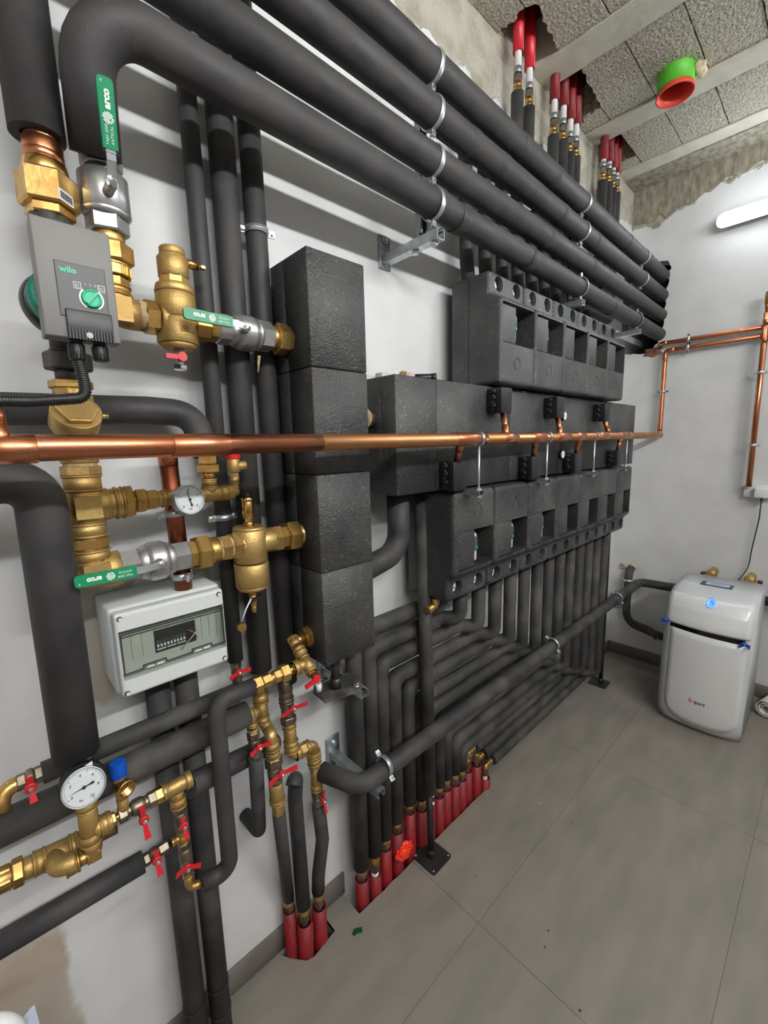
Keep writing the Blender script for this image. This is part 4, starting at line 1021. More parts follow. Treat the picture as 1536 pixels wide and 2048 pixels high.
fit(cc_, 'v', [(995, 985, 10, 'c', 7)]).build('vent_cap', BLACKPL, t)
for a in range(4):
    an = a*PI/2+0.6; q = cc_.at('v', 1150)+Vector((math.cos(an), math.sin(an), 0))*0.037
    MB().obox(q, XA*0.001, YA*0.001, ZA*0.004).build('cast_mark', BRASS, t)
q = cc_.at('v', 1105)+OUT*0.0365
lettering('FAR', q+XA*0.009, ZA*-1, XA, 0.008, BRASS, t, 'cast_lettering')
for z_ in (-0.011, 0.011): MB().obox(q+XA*0.007+ZA*z_, XA*0.006, ZA*0.0006, OUT*0.0006).build('cast_bar', BRASS, t)
t = thing('drain_cock', 'brass drain cock with black handle and white strap under the dirt separator', 'valve', P(508, 1200, 0.125))
dk = Ln(P(506, 1185, 0.125), -ZA)
fit(dk, 'v', [(1176, 1190, 9, 'h'), (1190, 1206, 8, 'c'), (1202, 1208, 5, 'c'), (1206, 1212, 6, 'c'), (1212, 1218, 6, 'c'), (1216, 1224, 5, 'c')]).build('body', BRASS, t)
q = dk.at('v', 1194)+OUT*0.012; MB().obox(q, XA*0.012+ZA*0.003, ZA*0.003, OUT*0.004).build('handle', BLACKPL, t)
MB().tube([P(502, 1198, 0.14), P(492, 1218, 0.142), P(484, 1242, 0.14)], 0.0018, bend=0.02, seg=8).build('strap', WHITEPL, t)
q = P(483, 1254, 0.135); MB().hexa(q-OUT*0.004, q+OUT*0.006, 0.010, 0, seg=14).cyl(q+OUT*0.006, q+OUT*0.0065, 0.004).build('cap', BRASS, t)
one('brass_union', 'brass union nut joining the dirt separator to the tall box', fit(h3, 'u', [(557, 574, 22, 'h'), (571, 593, 30, 'h'), (593, 612, 23, 'c')]), BRASS, 'fitting')

# ------------------------------------------------------------------ long copper pipe with stubs, hangers and clips
def cu(x): # centre of the copper main: it comes a little further out from the wall towards the camera
    t_ = (x-0.1)/3.0
    return Vector((x, -(0.318-0.078*t_), 1.507+0.012*min(1, max(0, t_*1.2))))
t = thing('copper_main', 'long horizontal copper pipe crossing the room at eye level', 'pipe', cu(1.5))
RC = 0.0172
xs_ = [(-0.25, 0.235, COPPER, 0), (0.235, 1.0, COPPER_AGED, 0)]
MB().tube([cu(-0.3), cu(0.5)], RC, seg=32).build('pipe_run', COPPER, t)
MB().tube([cu(0.5), cu(3.05), Vector((3.098, -0.24, 1.52))], RC, seg=32).build('pipe_run', COPPER_AGED, t)
def upx(u):   # x on the main whose image column is u
    lo, hi = -0.3, 3.1
    for _ in range(40):
        md = (lo+hi)/2
        if proj(cu(md))[0] < u: lo = md
        else: hi = md
    return lo
for a, b_ in ((342, 455), (-20, 73), (908, 968), (1002, 1030), (1062, 1086), (1110, 1136), (1150, 1166), (1196, 1212), (1236, 1252)):
    MB().cyl(cu(upx(a)), cu(upx(b_)), RC+0.0012, ch=0.0008, seg=32).build('solder_sleeve', COPPER, t)
# stub going up at the left edge
q = cu(upx(2)); MB().cyl(q, q+ZA*0.032, 0.0135, 0.009).cyl(q+ZA*0.03, q+ZA*0.048, 0.0092).build('side_branch', COPPER, t)
vt = Vector((3.098, -0.24, 1.52))
# condensate stubs to small black boxes
def black_box(u, z0_, z1_, stub_u, upw, lbl):
    x = P(u, 950 if not upw else 800, 0.235).x
    tb_ = thing('small_black_box', lbl, 'box', (x, -0.23, z0_))
    MB().rbox((x, -0.262, z0_), (x+0.062, -0.232, z1_), 0.002, 2).build('cover', BLACKPL, tb_)
    m_ = MB().rbox((x-0.003, -0.234, z0_+0.003), (x+0.060, -0.208, z1_-0.001), 0.002, 1)
    m_.build('base', BLACKPL, tb_)
    cl = MB()
    for zz_ in (0.3, 0.6, 0.85): cl.rbox((x-0.008, -0.242, z0_+(z1_-z0_)*zz_-0.006), (x+0.0, -0.222, z0_+(z1_-z0_)*zz_+0.006), 0.0015, 1).cyl((x-0.008, -0.232, z0_+(z1_-z0_)*zz_), (x-0.011, -0.232, z0_+(z1_-z0_)*zz_), 0.004, seg=10)
    cl.build('clips', BLACKPL, tb_)
    xs1 = upx(stub_u); a_ = cu(xs1); b2 = Vector((x+0.028, -0.25, z1_-0.005 if not upw else z0_+0.005))
    d_ = (b2-a_)
    mm = MB().cyl(a_+d_*0.2, b2, 0.0098, seg=20).cyl(a_+d_*0.15, a_+d_*0.45, 0.0112, ch=0.0006, seg=20)
    tag(mm.build('copper_stub', COPPER), lbl2(lbl), 'pipe', 'copper stubs on the long copper pipe')
def lbl2(s): return s.replace('small black clip box', 'short slanted copper stub to the black box')
for u, su, z0_, z1_, upw, l_ in ((893, 922, 1.362, 1.447, False, 'small black clip box hanging below the copper pipe, nearest the camera'),
    (1050, 1072, 1.362, 1.447, False, 'small black clip box below the copper pipe, second from the camera'),
    (1137, 1160, 1.366, 1.447, False, 'small black clip box below the copper pipe, third from the camera'),
    (1222, 1242, 1.368, 1.447, False, 'small black clip box below the copper pipe, farthest from the camera'),
    (989, 1013, 1.595, 1.675, True, 'small black clip box above the copper pipe, nearest the camera'),
    (1102, 1121, 1.588, 1.668, True, 'small black clip box above the copper pipe, middle one'),
    (1200, 1219, 1.585, 1.665, True, 'small black clip box above the copper pipe, farthest from the camera')):
    black_box(u, z0_, z1_, su, upw, l_)
for j, (u, n_) in enumerate(((958, 'nearest'), (1095, 'second'), (1190, 'third'), (1255, 'farthest'))):
    x = upx(u); c = cu(x); t = thing('pipe_hanger', '%s zinc clip and threaded rod between the copper pipe and the lower pump units' % n_, 'hanger', c, 'hangers under the copper pipe')
    MB().band(c, XA, RC+0.0014, 0.011, 0.0018, 32).obox(c+OUT*(RC+0.007)-ZA*0.002, OUT*0.006, XA*0.005, ZA*0.003).build('clip', ZINC, t)
    zb = 1.335
    MB().cyl(c-ZA*RC, (c.x, c.y, zb), 0.0038, seg=12).build('rod', ZINC, t)
    m_ = channel((c.x, c.y-0.012, 1.353), (c.x, -0.16, 1.353), 0.026, 0.012, ZINC, (0, 0, 1)); m_.build('arm', GALV, t)
    MB().hexa((c.x, c.y, 1.359), (c.x, c.y, 1.366), 0.009).hexa((c.x, c.y, 1.338), (c.x, c.y, 1.346), 0.008).cyl((c.x, c.y, 1.346), (c.x, c.y, 1.348), 0.011).build('rod_nut', ZINC, t)
# two thermometer dials on the manifold
def dial(c, lbl):
    t = thing('round_thermometer', lbl, 'thermometer', c); c = Vector(c)
    MB().cyl(c+YA*0.006, c+OUT*0.004, 0.0175, ch=0.001).build('case', BLACKPL, t)
    d_ = MB().cyl(c+OUT*0.004, c+OUT*0.005, 0.0155).build('dial', DIALWHITE, t)
    MB().obox(c+OUT*0.0056-XA*0.004, XA*0.007, ZA*0.0006, OUT*0.0003).build('needle', DARKPRINT, d_)
q = P(1124, 909, 0.215); dial(q, 'round white thermometer on the manifold below the copper pipe')
q = P(1128, 832, 0.215); dial(q, 'round white thermometer half hidden by the middle upper black box')
# copper riser down to the enclosure
t = thing('copper_riser', 'dark copper pipe dropping from behind the long copper pipe to the grey enclosure', 'pipe', (0.277, -0.1, 1.2))
rz = Ln(P(336, 920, 0.1), P(368, 1180, 0.1)-P(336, 920, 0.1)); ra = rz.rad(rz.at('v', 1000), 19)
MB().tube([rz.at('v', 1188), rz.at('v', 895)], ra, seg=28).build('pipe_run', COPPER_DARK, t)
MB().cyl(rz.at('v', 932), rz.at('v', 893), ra+0.001, seg=28).build('solder_sleeve', COPPER, t)
clamp('zinc clamp on the dark copper riser below the upper gauge', rz.at('v', 1026), rz.d, ra, (-1, -0.2, 0))
clamp('zinc clamp on the dark copper riser behind the lowest valve', rz.at('v', 1150), rz.d, ra, (0, -1, 0))

# ------------------------------------------------------------------ three upright pipes on the wall
def vline(u0, v0, u1, v1, d): a = P(u0, v0, d); b = P(u1, v1, d); return Ln(a, b-a)
MT = []
for (u0, v0, u1, v1, vb, lbl, r_, d_) in ((373, 180, 469, 1300, 1320, 'thinnest of the three black pipes upright on the wall left of the tall box', 0.0185, 0.055),
        (436, 200, 515, 1250, 1338, 'middle of the three black pipes upright on the wall left of the tall box', 0.0275, 0.06),
        (495, 220, 563, 1180, 1362, 'black upright pipe nearest the tall box', 0.0245, 0.055)):
    l_ = vline(u0, v0, u1, v1, d_); MT.append(l_)
    top = l_.at('v', 0)+ (l_.at('v', 0)-l_.at('v', 200)).normalized()*0.35
    top.z = min(top.z, 2.98)
    pipe('insulated_pipe', lbl, [top, l_.at('v', vb)], r_, hollow=0.012, joints=())
clamp('zinc clamp on the black upright pipe nearest the tall box', MT[2].at('v', 464), MT[2].d, 0.0245, (1, -0.25, 0))
clamp('zinc clamp on the thinnest black upright pipe beside the upper gauge', MT[0].at('v', 1034), MT[0].d, 0.0185, (-1, -0.15, 0), parts=True)
# ------------------------------------------------------------------ distribution enclosure
t = thing('electrical_enclosure', 'light grey electrical enclosure with clear tinted window below the copper riser', 'enclosure', (0.24, -0.05, 1.04))
ex0, ex1, ez0, ez1 = 0.139, 0.343, 1.043, 1.208
MB().rbox((ex0-0.003, -0.122, ez0-0.003), (ex1+0.003, -0.002, ez1+0.004), 0.006, 2).build('box', BOXGREY, t)
def frame_prism(m, x0, x1, z0, z1, ix0, ix1, iz0, iz1, y0, y1):
    for a in ((x0, z0, x1, iz0), (x0, iz1, x1, z1), (x0, iz0, ix0, iz1), (ix1, iz0, x1, iz1)):
        m.box((a[0], y0, a[1]), (a[2], y1, a[3]))
wx0, wx1, wz0, wz1 = ex0+0.006, ex1-0.003, ez0+0.034, ez1-0.034
me = bool_cut(MB().rbox((ex0+0.001, -0.150, ez0), (ex1, -0.122, ez1), 0.007, 4).mesh('s'), [MB().box((wx0, -0.2, wz0), (wx1, -0.126, wz1))])
me.name = 'cover'; me.materials.clear(); me.materials.append(BOXGREY); lid = bpy.data.objects.new('cover', me); COL.objects.link(lid); lid.parent = t
for q in me.vertices: q.co -= t.location
me.polygons.foreach_set('use_smooth', [False]*len(me.polygons))
for q in ((ex0+0.009, ez0+0.009), (ex0+0.011, ez1-0.01), (ex1-0.009, ez0+0.01), (ex1-0.010, ez1-0.010)):
    MB().cyl((q[0], -0.1505, q[1]), (q[0], -0.1495, q[1]), 0.0050, seg=18).build('screw_hole', DARKPRINT, lid)
    MB().cyl((q[0]+0.001, -0.1508, q[1]-0.001), (q[0]+0.001, -0.150, q[1]-0.001), 0.0036, seg=16).build('screw', BOXGREY, lid)
MB().box((wx0, -0.130, wz0), (wx1, -0.128, wz1)).build('cover_plate', PLATE, t)
sx0, sx1, sz0, sz1 = wx0+0.062, wx1-0.054, wz0+0.027, wz1-0.024
MB().box((sx0, -0.1306, sz0), (sx1, -0.1300, sz1)).build('slot', DARKPRINT, t)
for k in range(9):
    xx = sx0+0.002+0.0062*k; o = MB().box((xx, -0.135, sz0+0.008), (xx+0.0054, -0.1306, sz0+0.026)).build('terminal', mat_term() if False else PUMPPANEL, t)
    MB().box((xx+0.001, -0.1356, sz0+0.013), (xx+0.0044, -0.135, sz0+0.018)).build('terminal_marker', WHITEPL, o)
for k in range(3): MB().box((sx0+0.002+0.019*k, -0.1353, sz0+0.0065), (sx0+0.019+0.019*k, -0.1306, sz0+0.0095)).build('marker_strip', LIGHTGREY, t)
for j, (a, b_, mm) in enumerate((((0.058, 0.016), (0.076, 0.030), COPPER), ((0.062, 0.030), (0.080, 0.008), HEMP), ((0.066, 0.034), (0.070, 0.012), REDSLEEVE))):
    MB().tube([(sx0+a[0], -0.134, sz0+a[1]), (sx0+(a[0]+b_[0])/2+0.003, -0.136, sz0+(a[1]+b_[1])/2+0.002), (sx0+b_[0], -0.133, sz0+b_[1])], 0.0009, seg=6).build('wire', mm, t)
MB().tube([(sx0+0.046, -0.137, sz0-0.006), (sx0+0.064, -0.138, sz0+0.010), (sx0+0.083, -0.136, sz0+0.026)], 0.0011, seg=8).build('loose_cable', LIGHTGREY, t)
for k in range(3):
    MB().box((wx0+0.004+0.018*k, -0.1306, wz0+0.028), (wx0+0.0044+0.018*k, -0.13, wz1-0.02)).build('blanking_line', PUMPPANEL, t)
    MB().box((wx1-0.010-0.016*k, -0.1306, wz0+0.028), (wx1-0.0096-0.016*k, -0.13, wz1-0.02)).build('blanking_line', PUMPPANEL, t)
win = MB().box((wx0+0.001, -0.1475, wz0+0.001), (wx1-0.001, -0.1460, wz1-0.001)).build('window', GLASS, t)
rm = MB()
for z_ in (wz1-0.008,): rm.obox(((wx0+wx1)/2, -0.1485, z_), XA*(wx1-wx0)/2, ZA*0.0009, OUT*0.0012)
zb_ = wz0+0.012
segs = [(wx0, wx0+0.035, 0), (wx0+0.035, wx0+0.075, 0.007), (wx0+0.075, wx0+0.125, 0), (wx0+0.125, wx0+0.165, 0.007), (wx0+0.165, wx1, 0)]
for a, b_, dz in segs:
    rm.obox(((a+b_)/2, -0.1485, zb_+dz), XA*(b_-a)/2, ZA*0.0009, OUT*0.0012)
for xx in (wx0+0.035, wx0+0.075, wx0+0.125, wx0+0.165): rm.obox((xx, -0.1485, zb_+0.0035), XA*0.0009, ZA*0.004, OUT*0.0012)
for xx in (wx0+0.003, wx1-0.003): rm.obox((xx, -0.1485, (zb_+wz1-0.008)/2), XA*0.0009, ZA*(wz1-0.008-zb_)/2, OUT*0.0012)
rm.build('window_rim', DARKPRINT, t)
for a in (0.047, 0.064, 0.137, 0.154): MB().obox((wx0+a, -0.1486, zb_+0.001), XA*0.006, ZA*0.0014, OUT*0.001).build('latch_tab', WHITEPL, t)

# two pipes from the enclosure to the floor
for (u0, v0, u1, v1, lbl, dz) in ((316, 1385, 389, 2010, 'left of the two thick black pipes going to the floor below the enclosure', 0), (372, 1360, 438, 1990, 'right of the two thick black pipes going to the floor below the enclosure', 0)):
    l_ = vline(u0, v0, u1, v1, 0.052)
    l_ = Ln(P(u0, v0, 0.045), P(u1, v1, 0.058)-P(u0, v0, 0.045))
    top = l_.at('v', v0); d_ = l_.d if l_.d.z > 0 else -l_.d; top = top + d_*((1.036-top.z)/d_.z); bot = top - d_*((1.036-0.0)/d_.z)
    o = pipe('insulated_pipe', lbl, [top, bot], 0.0248, m=FOAM_DUSTY)
    for z_ in (0.15, 0.07):
        c = top - d_*((1.036-z_)/d_.z); MB().torus(c, d_, 0.0266, 0.0008, 32, 6).build('wire_tie', CABLE, o)

# ------------------------------------------------------------------ lower left brass and horizontal pipes
l1 = Ln(P(300, 1455, 0.125), XA); l2 = Ln(P(250, 1541, 0.125), XA); l3 = Ln(P(376, 1573, 0.155), P(556, 1480, 0.055)-P(376, 1573, 0.155)); l4 = Ln(P(145, 1810, 0.155), XA)
l4 = Ln(P(286, 1723, 0.155), P(0, 1890, 0.150)-P(286, 1723, 0.155))
pipe('insulated_pipe', 'thin black pipe running right from the leftmost red handled valve, highest of the lower pipes', [l1.at('u', 84), l1.at('u', 470)], 0.0185, m=FOAM_DUSTY, hollow=0.009)
pipe('insulated_pipe', 'thick dusty black pipe crossing the lower left of the wall behind the lower gauge', [l2.at('u', -60), l2.at('u', 494)], 0.0290, m=FOAM_DUSTY)
pipe('insulated_pipe', 'short thick black pipe right of the brass tee with two red handles', [l3.at('u', 376), l3.at('u', 548)], 0.0245, m=FOAM, hollow=0.012)
pipe('insulated_pipe', 'lowest slanting black insulated pipe at the left edge', [l4.at('u', -40), l4.at('u', 286)], 0.0205, m=FOAM, hollow=0.010)
def rvalve(name, lbl, ln, k, els, hc, wings, d, wing=0.018, hub=0.0085, mt=NICKEL_DIRTY, w=0.0055, hd=0.02):
    t = thing(name, lbl, 'valve', ln.at(k, (els[0][0]+els[-1][1])/2))
    fit(ln, k, els).build('body', mt, t)
    hcp = P(hc[0], hc[1], d+hd); a = P(wings[0], wings[1], d+hd+0.002); b_ = P(wings[2], wings[3], d+hd+0.002)
    base = Vector((hcp.x, -d, hcp.z)); MB().cyl(base, hcp, 0.005, seg=14).build('stem', mt, t)
    wl_ = (b_-a).length/2-hub
    butterfly(t, hcp, OUT, b_-a, wing=max(0.008, wl_), hub=hub, w=w)
    return t
rvalve('ball_valve', 'nickel valve with upright red handle at the lower left, beside the highest lower pipe', l1, 'u', [(88, 70, 17, 'h'), (70, 52, 19, 'b'), (52, 34, 16, 'h')], (62, 1575), (56, 1547, 67, 1597), 0.125, hd=0.022)
one('brass_elbow', 'brass elbow at the left edge beside the lower left red handled valve', MB().tube([l1.at('u', 36), l1.at('u', 6), l1.at('u', -6)-ZA*0.03+OUT*0.012], 0.0125, bend=0.02)._m(fit(l1, 'u', [(34, 14, 14, 'h')])), BRASS, 'fitting')
# lower gauge column
c3 = Ln(P(160, 1515, 0.16), P(184, 1690, 0.16)-P(160, 1515, 0.16))
b3_ = Ln(P(240, 1631, 0.16), XA)
t = thing('brass_tee', 'large brass tee below the lower pressure gauge', 'fitting', c3.at('v', 1640))
m = fit(c3, 'v', [(1498, 1512, 22, 'h'), (1512, 1530, 25, 'r'), (1530, 1600, 22, 'c'), (1600, 1618, 25, 'r'), (1616, 1668, 22, 'c'), (1664, 1684, 25, 'r')])
fit(b3_, 'u', [(188, 204, 19, 'c'), (200, 218, 22, 'r'), (216, 224, 20, 'c')], m); m.build('body', BRASS_CAST, t)
g_ = gauge('lower round pressure gauge with white sticker at the foot of the bent black pipe', P(168, 1574, 0.215), (-0.05, -1, 0.32), 0.0315, -118, up=Vector((0.32, 0, 1)), marks='0 2 4 6 8 10')
go = Vector((-0.05, -1, 0.32)).normalized()
MB().cyl(P(168, 1574, 0.215)-go*0.045, P(168, 1574, 0.215)-go*0.015, 0.0335, ch=0.002, seg=40).build('rear_case', BLACKPL, g_)
q = P(160, 1543, 0.2); MB().obox(P(163, 1541, 0.205), (XA+ZA*0.32)*0.016, go.cross(XA)*0.0035, go*0.0008).build('sticker', WHITEPL, g_)
one('brass_nipple', 'bright brass hexagon between the lower tee and the nickel valve', fit(b3_, 'u', [(218, 231, 14, 'h'), (230, 242, 8, 'c')]), BRASS_SHINY, 'fitting')
t = thing('safety_valve', 'brass relief valve with blue cap right of the lower gauge', 'valve', P(241, 1580, 0.16))
s6 = Ln(P(246, 1610, 0.16), ZA)
fit(s6, 'v', [(1625, 1600, 12, 'c'), (1600, 1582, 13, 'r'), (1582, 1550, 14, 'c')]).build('body', BRASS_CAST, t)
q = s6.at('v', 1567)
MB().lathe(q, OUT+XA*0.25, [(0, 0.012), (0.024, 0.0155), (0.026, 0.015), (0.026, 0.0115), (0.012, 0.009)], 28).build('outlet', BRASS_SHINY, t)
fit(s6, 'v', [(1552, 1524, 17, 'k')]).build('blue_cap', BLUECAP, t)
rvalve('ball_valve', 'nickel valve with upright red handle right of the blue capped relief valve', b3_, 'u', [(237, 254, 16, 'h'), (254, 262, 12, 'c'), (262, 288, 17, 'b'), (288, 296, 13, 'c'), (296, 312, 15, 'h')], (288, 1640), (281, 1607, 294, 1671), 0.16, hd=0.03)
one('brass_nipple', 'brass hexagon left of the small corner tee', fit(b3_, 'u', [(310, 325, 16, 'h')]), BRASS_SHINY, 'fitting')
c4 = Ln(P(356, 1600, 0.155), P(378, 1765, 0.155)-P(356, 1600, 0.155))
m = fit(b3_, 'u', [(324, 334, 18, 'r'), (333, 378, 15, 'c'), (370, 382, 18, 'c')]); q = b3_.at('u', 352)
fit(c4, 'v', [(1582, 1596, 15, 'c'), (1594, 1612, 18, 'r')], m)
one('brass_tee', 'brass corner tee at the left end of the short thick black pipe', m, BRASS_CAST, 'fitting')
rvalve('ball_valve', 'nickel valve with upright red handle below the brass corner tee', c4, 'v', [(1612, 1624, 14, 'h'), (1624, 1648, 14, 'b'), (1648, 1660, 13, 'h')], (368, 1652), (364, 1633, 373, 1674), 0.155, hd=0.03, w=0.005)
m = fit(c4, 'v', [(1660, 1670, 12, 'c'), (1668, 1684, 13, 'r')]); q4 = c4.at('v', 1672); l5 = Ln(q4, XA)
m.cyl(q4, l5.at('u', 345), 0.008)
fit(l5, 'u', [(350, 342, 10, 'r')], m)
one('brass_tee', 'small brass tee between the two nickel valves of the short column', m, BRASS, 'fitting')
rvalve('ball_valve', 'nickel valve with red wing handle above the small brass bottom elbow', c4, 'v', [(1684, 1696, 13, 'h'), (1696, 1722, 14, 'b'), (1722, 1744, 13, 'h')], (375, 1736), (349, 1749, 398, 1727), 0.155, hd=0.028)
m = fit(c4, 'v', [(1742, 1752, 12, 'r')]); qe = c4.at('v', 1775)
jb = P(408, 1765, 0.175)
m.tube([c4.at('v', 1748), qe, Vector((jb.x, -0.165, qe.z+0.001))], 0.0085, bend=0.01)
one('brass_elbow', 'small brass elbow at the foot of the long black loop pipe', m, BRASS, 'fitting')
rvalve('ball_valve', 'nickel valve with upright red handle at the end of the lowest slanting black pipe', Ln(l4.at('u', 290), (q4+XA*-0.03)-l4.at('u', 290)), 'u', [(288, 299, 13, 'h'), (299, 318, 14, 'b'), (318, 336, 12, 'h')], (314, 1721), (309, 1698, 319, 1746), 0.155, hd=0.025)
# big brass line at the left edge
l6 = Ln(P(30, 1747, 0.11), P(150, 1690, 0.11)-P(30, 1747, 0.11))
one('brass_union', 'large brass union at the lower left edge', fit(l6, 'u', [(-25, 24, 24, 'c'), (-4, 22, 25, 'h'), (24, 47, 28, 'h')]), BRASS, 'fitting')
m = fit(l6, 'u', [(46, 68, 21, 'c'), (66, 92, 26, 'r'), (90, 140, 23, 'c'), (138, 156, 26, 'r'), (154, 164, 22, 'h')])
fe = P(118, 1738, 0.165); r_ = 0.0155
m.tube([l6.at('u', 105), Vector((fe.x, -0.165, fe.z)), P(150, 1722, 0.165)], r_, bend=0.02)
one('brass_tee', 'large brass tee and forward elbow left of the lower column', m, BRASS_CAST, 'fitting')
l7 = Ln(P(150, 1725, 0.162), XA)
m = fit(l7, 'u', [(130, 158, 22, 'r'), (156, 178, 14, 'c')]); ce_ = c3.at('v', 1700)
m.tube([c3.at('v', 1680), Vector((ce_.x, -0.162, l7.p.z)), l7.at('u', 172)], 0.0155, bend=0.018); m.hexa(l7.at('u', 178), l7.at('u', 200), 0.017)
one('brass_elbow', 'brass elbow closing the foot of the lower gauge column', m, BRASS, 'fitting')
one('brass_stub', 'brass stub running right behind the lower gauge column', MB().tube([P(160, 1690, 0.11), P(206, 1665, 0.11), P(232, 1652, 0.115)], 0.014), BRASS_DULL, 'fitting')

# ------------------------------------------------------------------ bottom port of the tall box
xq = 0.515
one('brass_bushing', 'wide brass hexagon bushing in the lowest port of the tall box', MB().hexa((0.556, -0.133, 1.022), (0.543, -0.133, 1.022), 0.026).cyl((0.543, -0.133, 1.022), (0.515, -0.133, 1.022), 0.0125)._m(MB().cyl((0.5565, -0.133, 1.022), (0.5545, -0.133, 1.022), 0.028)), BRASS, 'fitting')
qa = Vector((xq, -0.133, 1.022)); qb = PX(627, 1350, xq); dd = (qb-qa).normalized(); lp = Ln(qa, dd)
m = MB().hexa(qa-dd*0.012, qa+dd*0.004, 0.0155, 0.4).cyl(qa-dd*0.004, qa+dd*0.014, 0.0145)
ll = (qb-qa).length
def lpp(f_): return qa+dd*ll*f_
m.cyl(lpp(0.22), lpp(0.30), 0.0165, ch=0.001).cyl(lpp(0.33), lpp(0.40), 0.0165, ch=0.001).cyl(lpp(0.2), lpp(0.45), 0.0145)
one('brass_elbow', 'brass elbow slanting down from the lowest port of the tall box', m, BRASS_CAST, 'fitting')
tee = lpp(0.66); m = MB().hexa(lpp(0.42), lpp(0.47), 0.014).cyl(lpp(0.47), lpp(0.92), 0.0135).cyl(lpp(0.50), lpp(0.54), 0.0155, ch=0.001).cyl(lpp(0.86), lpp(0.92), 0.0155, ch=0.001)
lt = Ln(tee, XA); m.cyl(tee, lt.at('u', 592), 0.0125); fit(lt, 'u', [(597, 586, 16, 'r')], m)
one('brass_tee', 'slanting brass tee below the lowest port of the tall box', m, BRASS_CAST, 'fitting')
t = thing('drain_cock', 'white tipped drain cock with red lever below the slanting tee', 'valve', lpp(1.1))
MB().hexa(lpp(0.92), lpp(1.0), 0.0135).build('nut', BRASS_SHINY, t)
MB().cyl(lpp(1.0), lpp(1.24), 0.0085).cyl(lpp(1.16), lpp(1.24), 0.012).build('body', CHROME, t)
MB().cyl(lpp(1.24), lpp(1.24)-ZA*0.018+OUT*0.002, 0.0075, 0.006).build('cap', WHITEPL, t)
hc = P(633, 1357, -tee.y+0.055); MB().cyl(hc-OUT*0.003, hc+OUT*0.004, 0.009).obox(hc-XA*0.016-ZA*0.006, XA*0.014+ZA*0.004, (ZA*0.0045-XA*0.001), OUT*0.003).build('handle', RED, t)
MB().cyl(lpp(1.05), hc, 0.004, seg=10).build('stem', CHROME, t)
one('brass_nipple', 'brass hexagon left of the slanting tee', fit(lt, 'u', [(584, 594, 12, 'h'), (574, 586, 10, 'c')]), BRASS_SHINY, 'fitting')
one('brass_union', 'large brass union with wide nut between the slanting tee and the black loop pipe', fit(lt, 'u', [(560, 576, 18, 'h'), (547, 562, 13, 'h'), (538, 548, 11, 'c')]), BRASS, 'fitting')
one('brass_adapter', 'pair of brass hexagons at the upper end of the black loop pipe', fit(lt, 'u', [(524, 541, 13, 'h'), (505, 522, 17, 'h')]), BRASS, 'fitting')
yj = tee.y
jv = Ln(Vector((P(436, 1400, -yj).x, yj, 0)), ZA)
jtop = Vector((jv.p.x, yj, tee.z)); jb0 = P(461, 1745, -yj+0.0); jx = P(458, 1700, -yj).x
jtop.x = P(437, 1470, -yj).x
jend = Vector((P(404, 1768, 0.175).x+0.004, -0.168, qe.z+0.001))
jcor = Vector((jx+0.002, yj+0.008, qe.z+0.003))
pipe('insulated_pipe', 'black insulated loop pipe dropping in front of the lower pipes between two brass ends', [lt.at('u', 508), jtop, jcor, jend], 0.0178, bend=0.030, hollow=0.009)

# ------------------------------------------------------------------ three valve columns under the upright pipes
rvalve('ball_valve', 'nickel valve with red wing handle right of the enclosure', MT[0], 'v', [(1316, 1336, 11, 'h'), (1336, 1364, 11, 'b'), (1364, 1378, 11, 'h')], (479, 1345), (458, 1355, 499, 1335), 0.055, hd=0.03)
one('brass_tail', 'short brass tail passing behind the black loop pipe', fit(MT[0], 'v', [(1378, 1392, 10, 'c')]), BRASS, 'fitting')
one('adapter', 'nickel adapter behind the brass union at the foot of the middle upright pipe', fit(MT[1], 'v', [(1336, 1352, 13, 'h'), (1350, 1372, 12, 'c')]), NICKEL_DIRTY, 'fitting')
k1 = Ln(P(521, 1395, 0.075), P(527, 1450, 0.09)-P(521, 1395, 0.075))
m = fit(k1, 'v', [(1370, 1388, 15, 'h'), (1386, 1406, 17, 'r'), (1404, 1434, 13, 'c'), (1432, 1446, 15, 'r')])
lb = Ln(k1.at('v', 1420), XA); m.cyl(k1.at('v', 1420), lb.at('u', 500), 0.011); fit(lb, 'u', [(513, 504, 14, 'r'), (503, 494, 14, 'r')], m)
one('brass_tee', 'brass tee in the middle of the valve cluster below the tall box', m, BRASS_CAST, 'fitting')
ka = k1.at('v', 1440); kb_ = P(546, 1466, 0.135); kc_ = P(553, 1540, 0.135)
kd_ = Vector((P(549, 1600, 0.135).x, -0.135, P(549, 1600, 0.135).z))
k2 = Ln(P(545, 1500, 0.135), P(556, 1610, 0.135)-P(545, 1500, 0.135))
m = MB().tube([ka, Vector((ka.x+0.004, -0.11, ka.z-0.022)), Vector((k2.at('v', 1470).x, -0.134, k2.at('v', 1466).z)), k2.at('v', 1500)], 0.0145, bend=0.016)
fit(k2, 'v', [(1482, 1498, 16, 'r'), (1500, 1514, 16, 'r')], m)
one('brass_elbow', 'thick brass offset bend in the middle of the valve cluster', m, BRASS_CAST, 'fitting')
rvalve('ball_valve', 'largest nickel valve of the cluster, red wing handle above a long brass nut', k2, 'v', [(1513, 1532, 18, 'h'), (1532, 1556, 15, 'b'), (1556, 1566, 14, 'c')], (564, 1548), (537, 1569, 593, 1533), 0.135, hd=0.028, w=0.007, hub=0.0095)
one('brass_coupling', 'long brass coupling below the largest nickel valve of the cluster', fit(k2, 'v', [(1564, 1598, 15, 'c'), (1596, 1604, 17, 'r'), (1603, 1626, 13, 'h')]), BRASS_CAST, 'fitting')
k3 = Ln(P(504, 1445, 0.14), P(510, 1500, 0.14)-P(504, 1445, 0.14))
sa = P(470, 1410, 0.12); sb = P(503, 1432, 0.15)
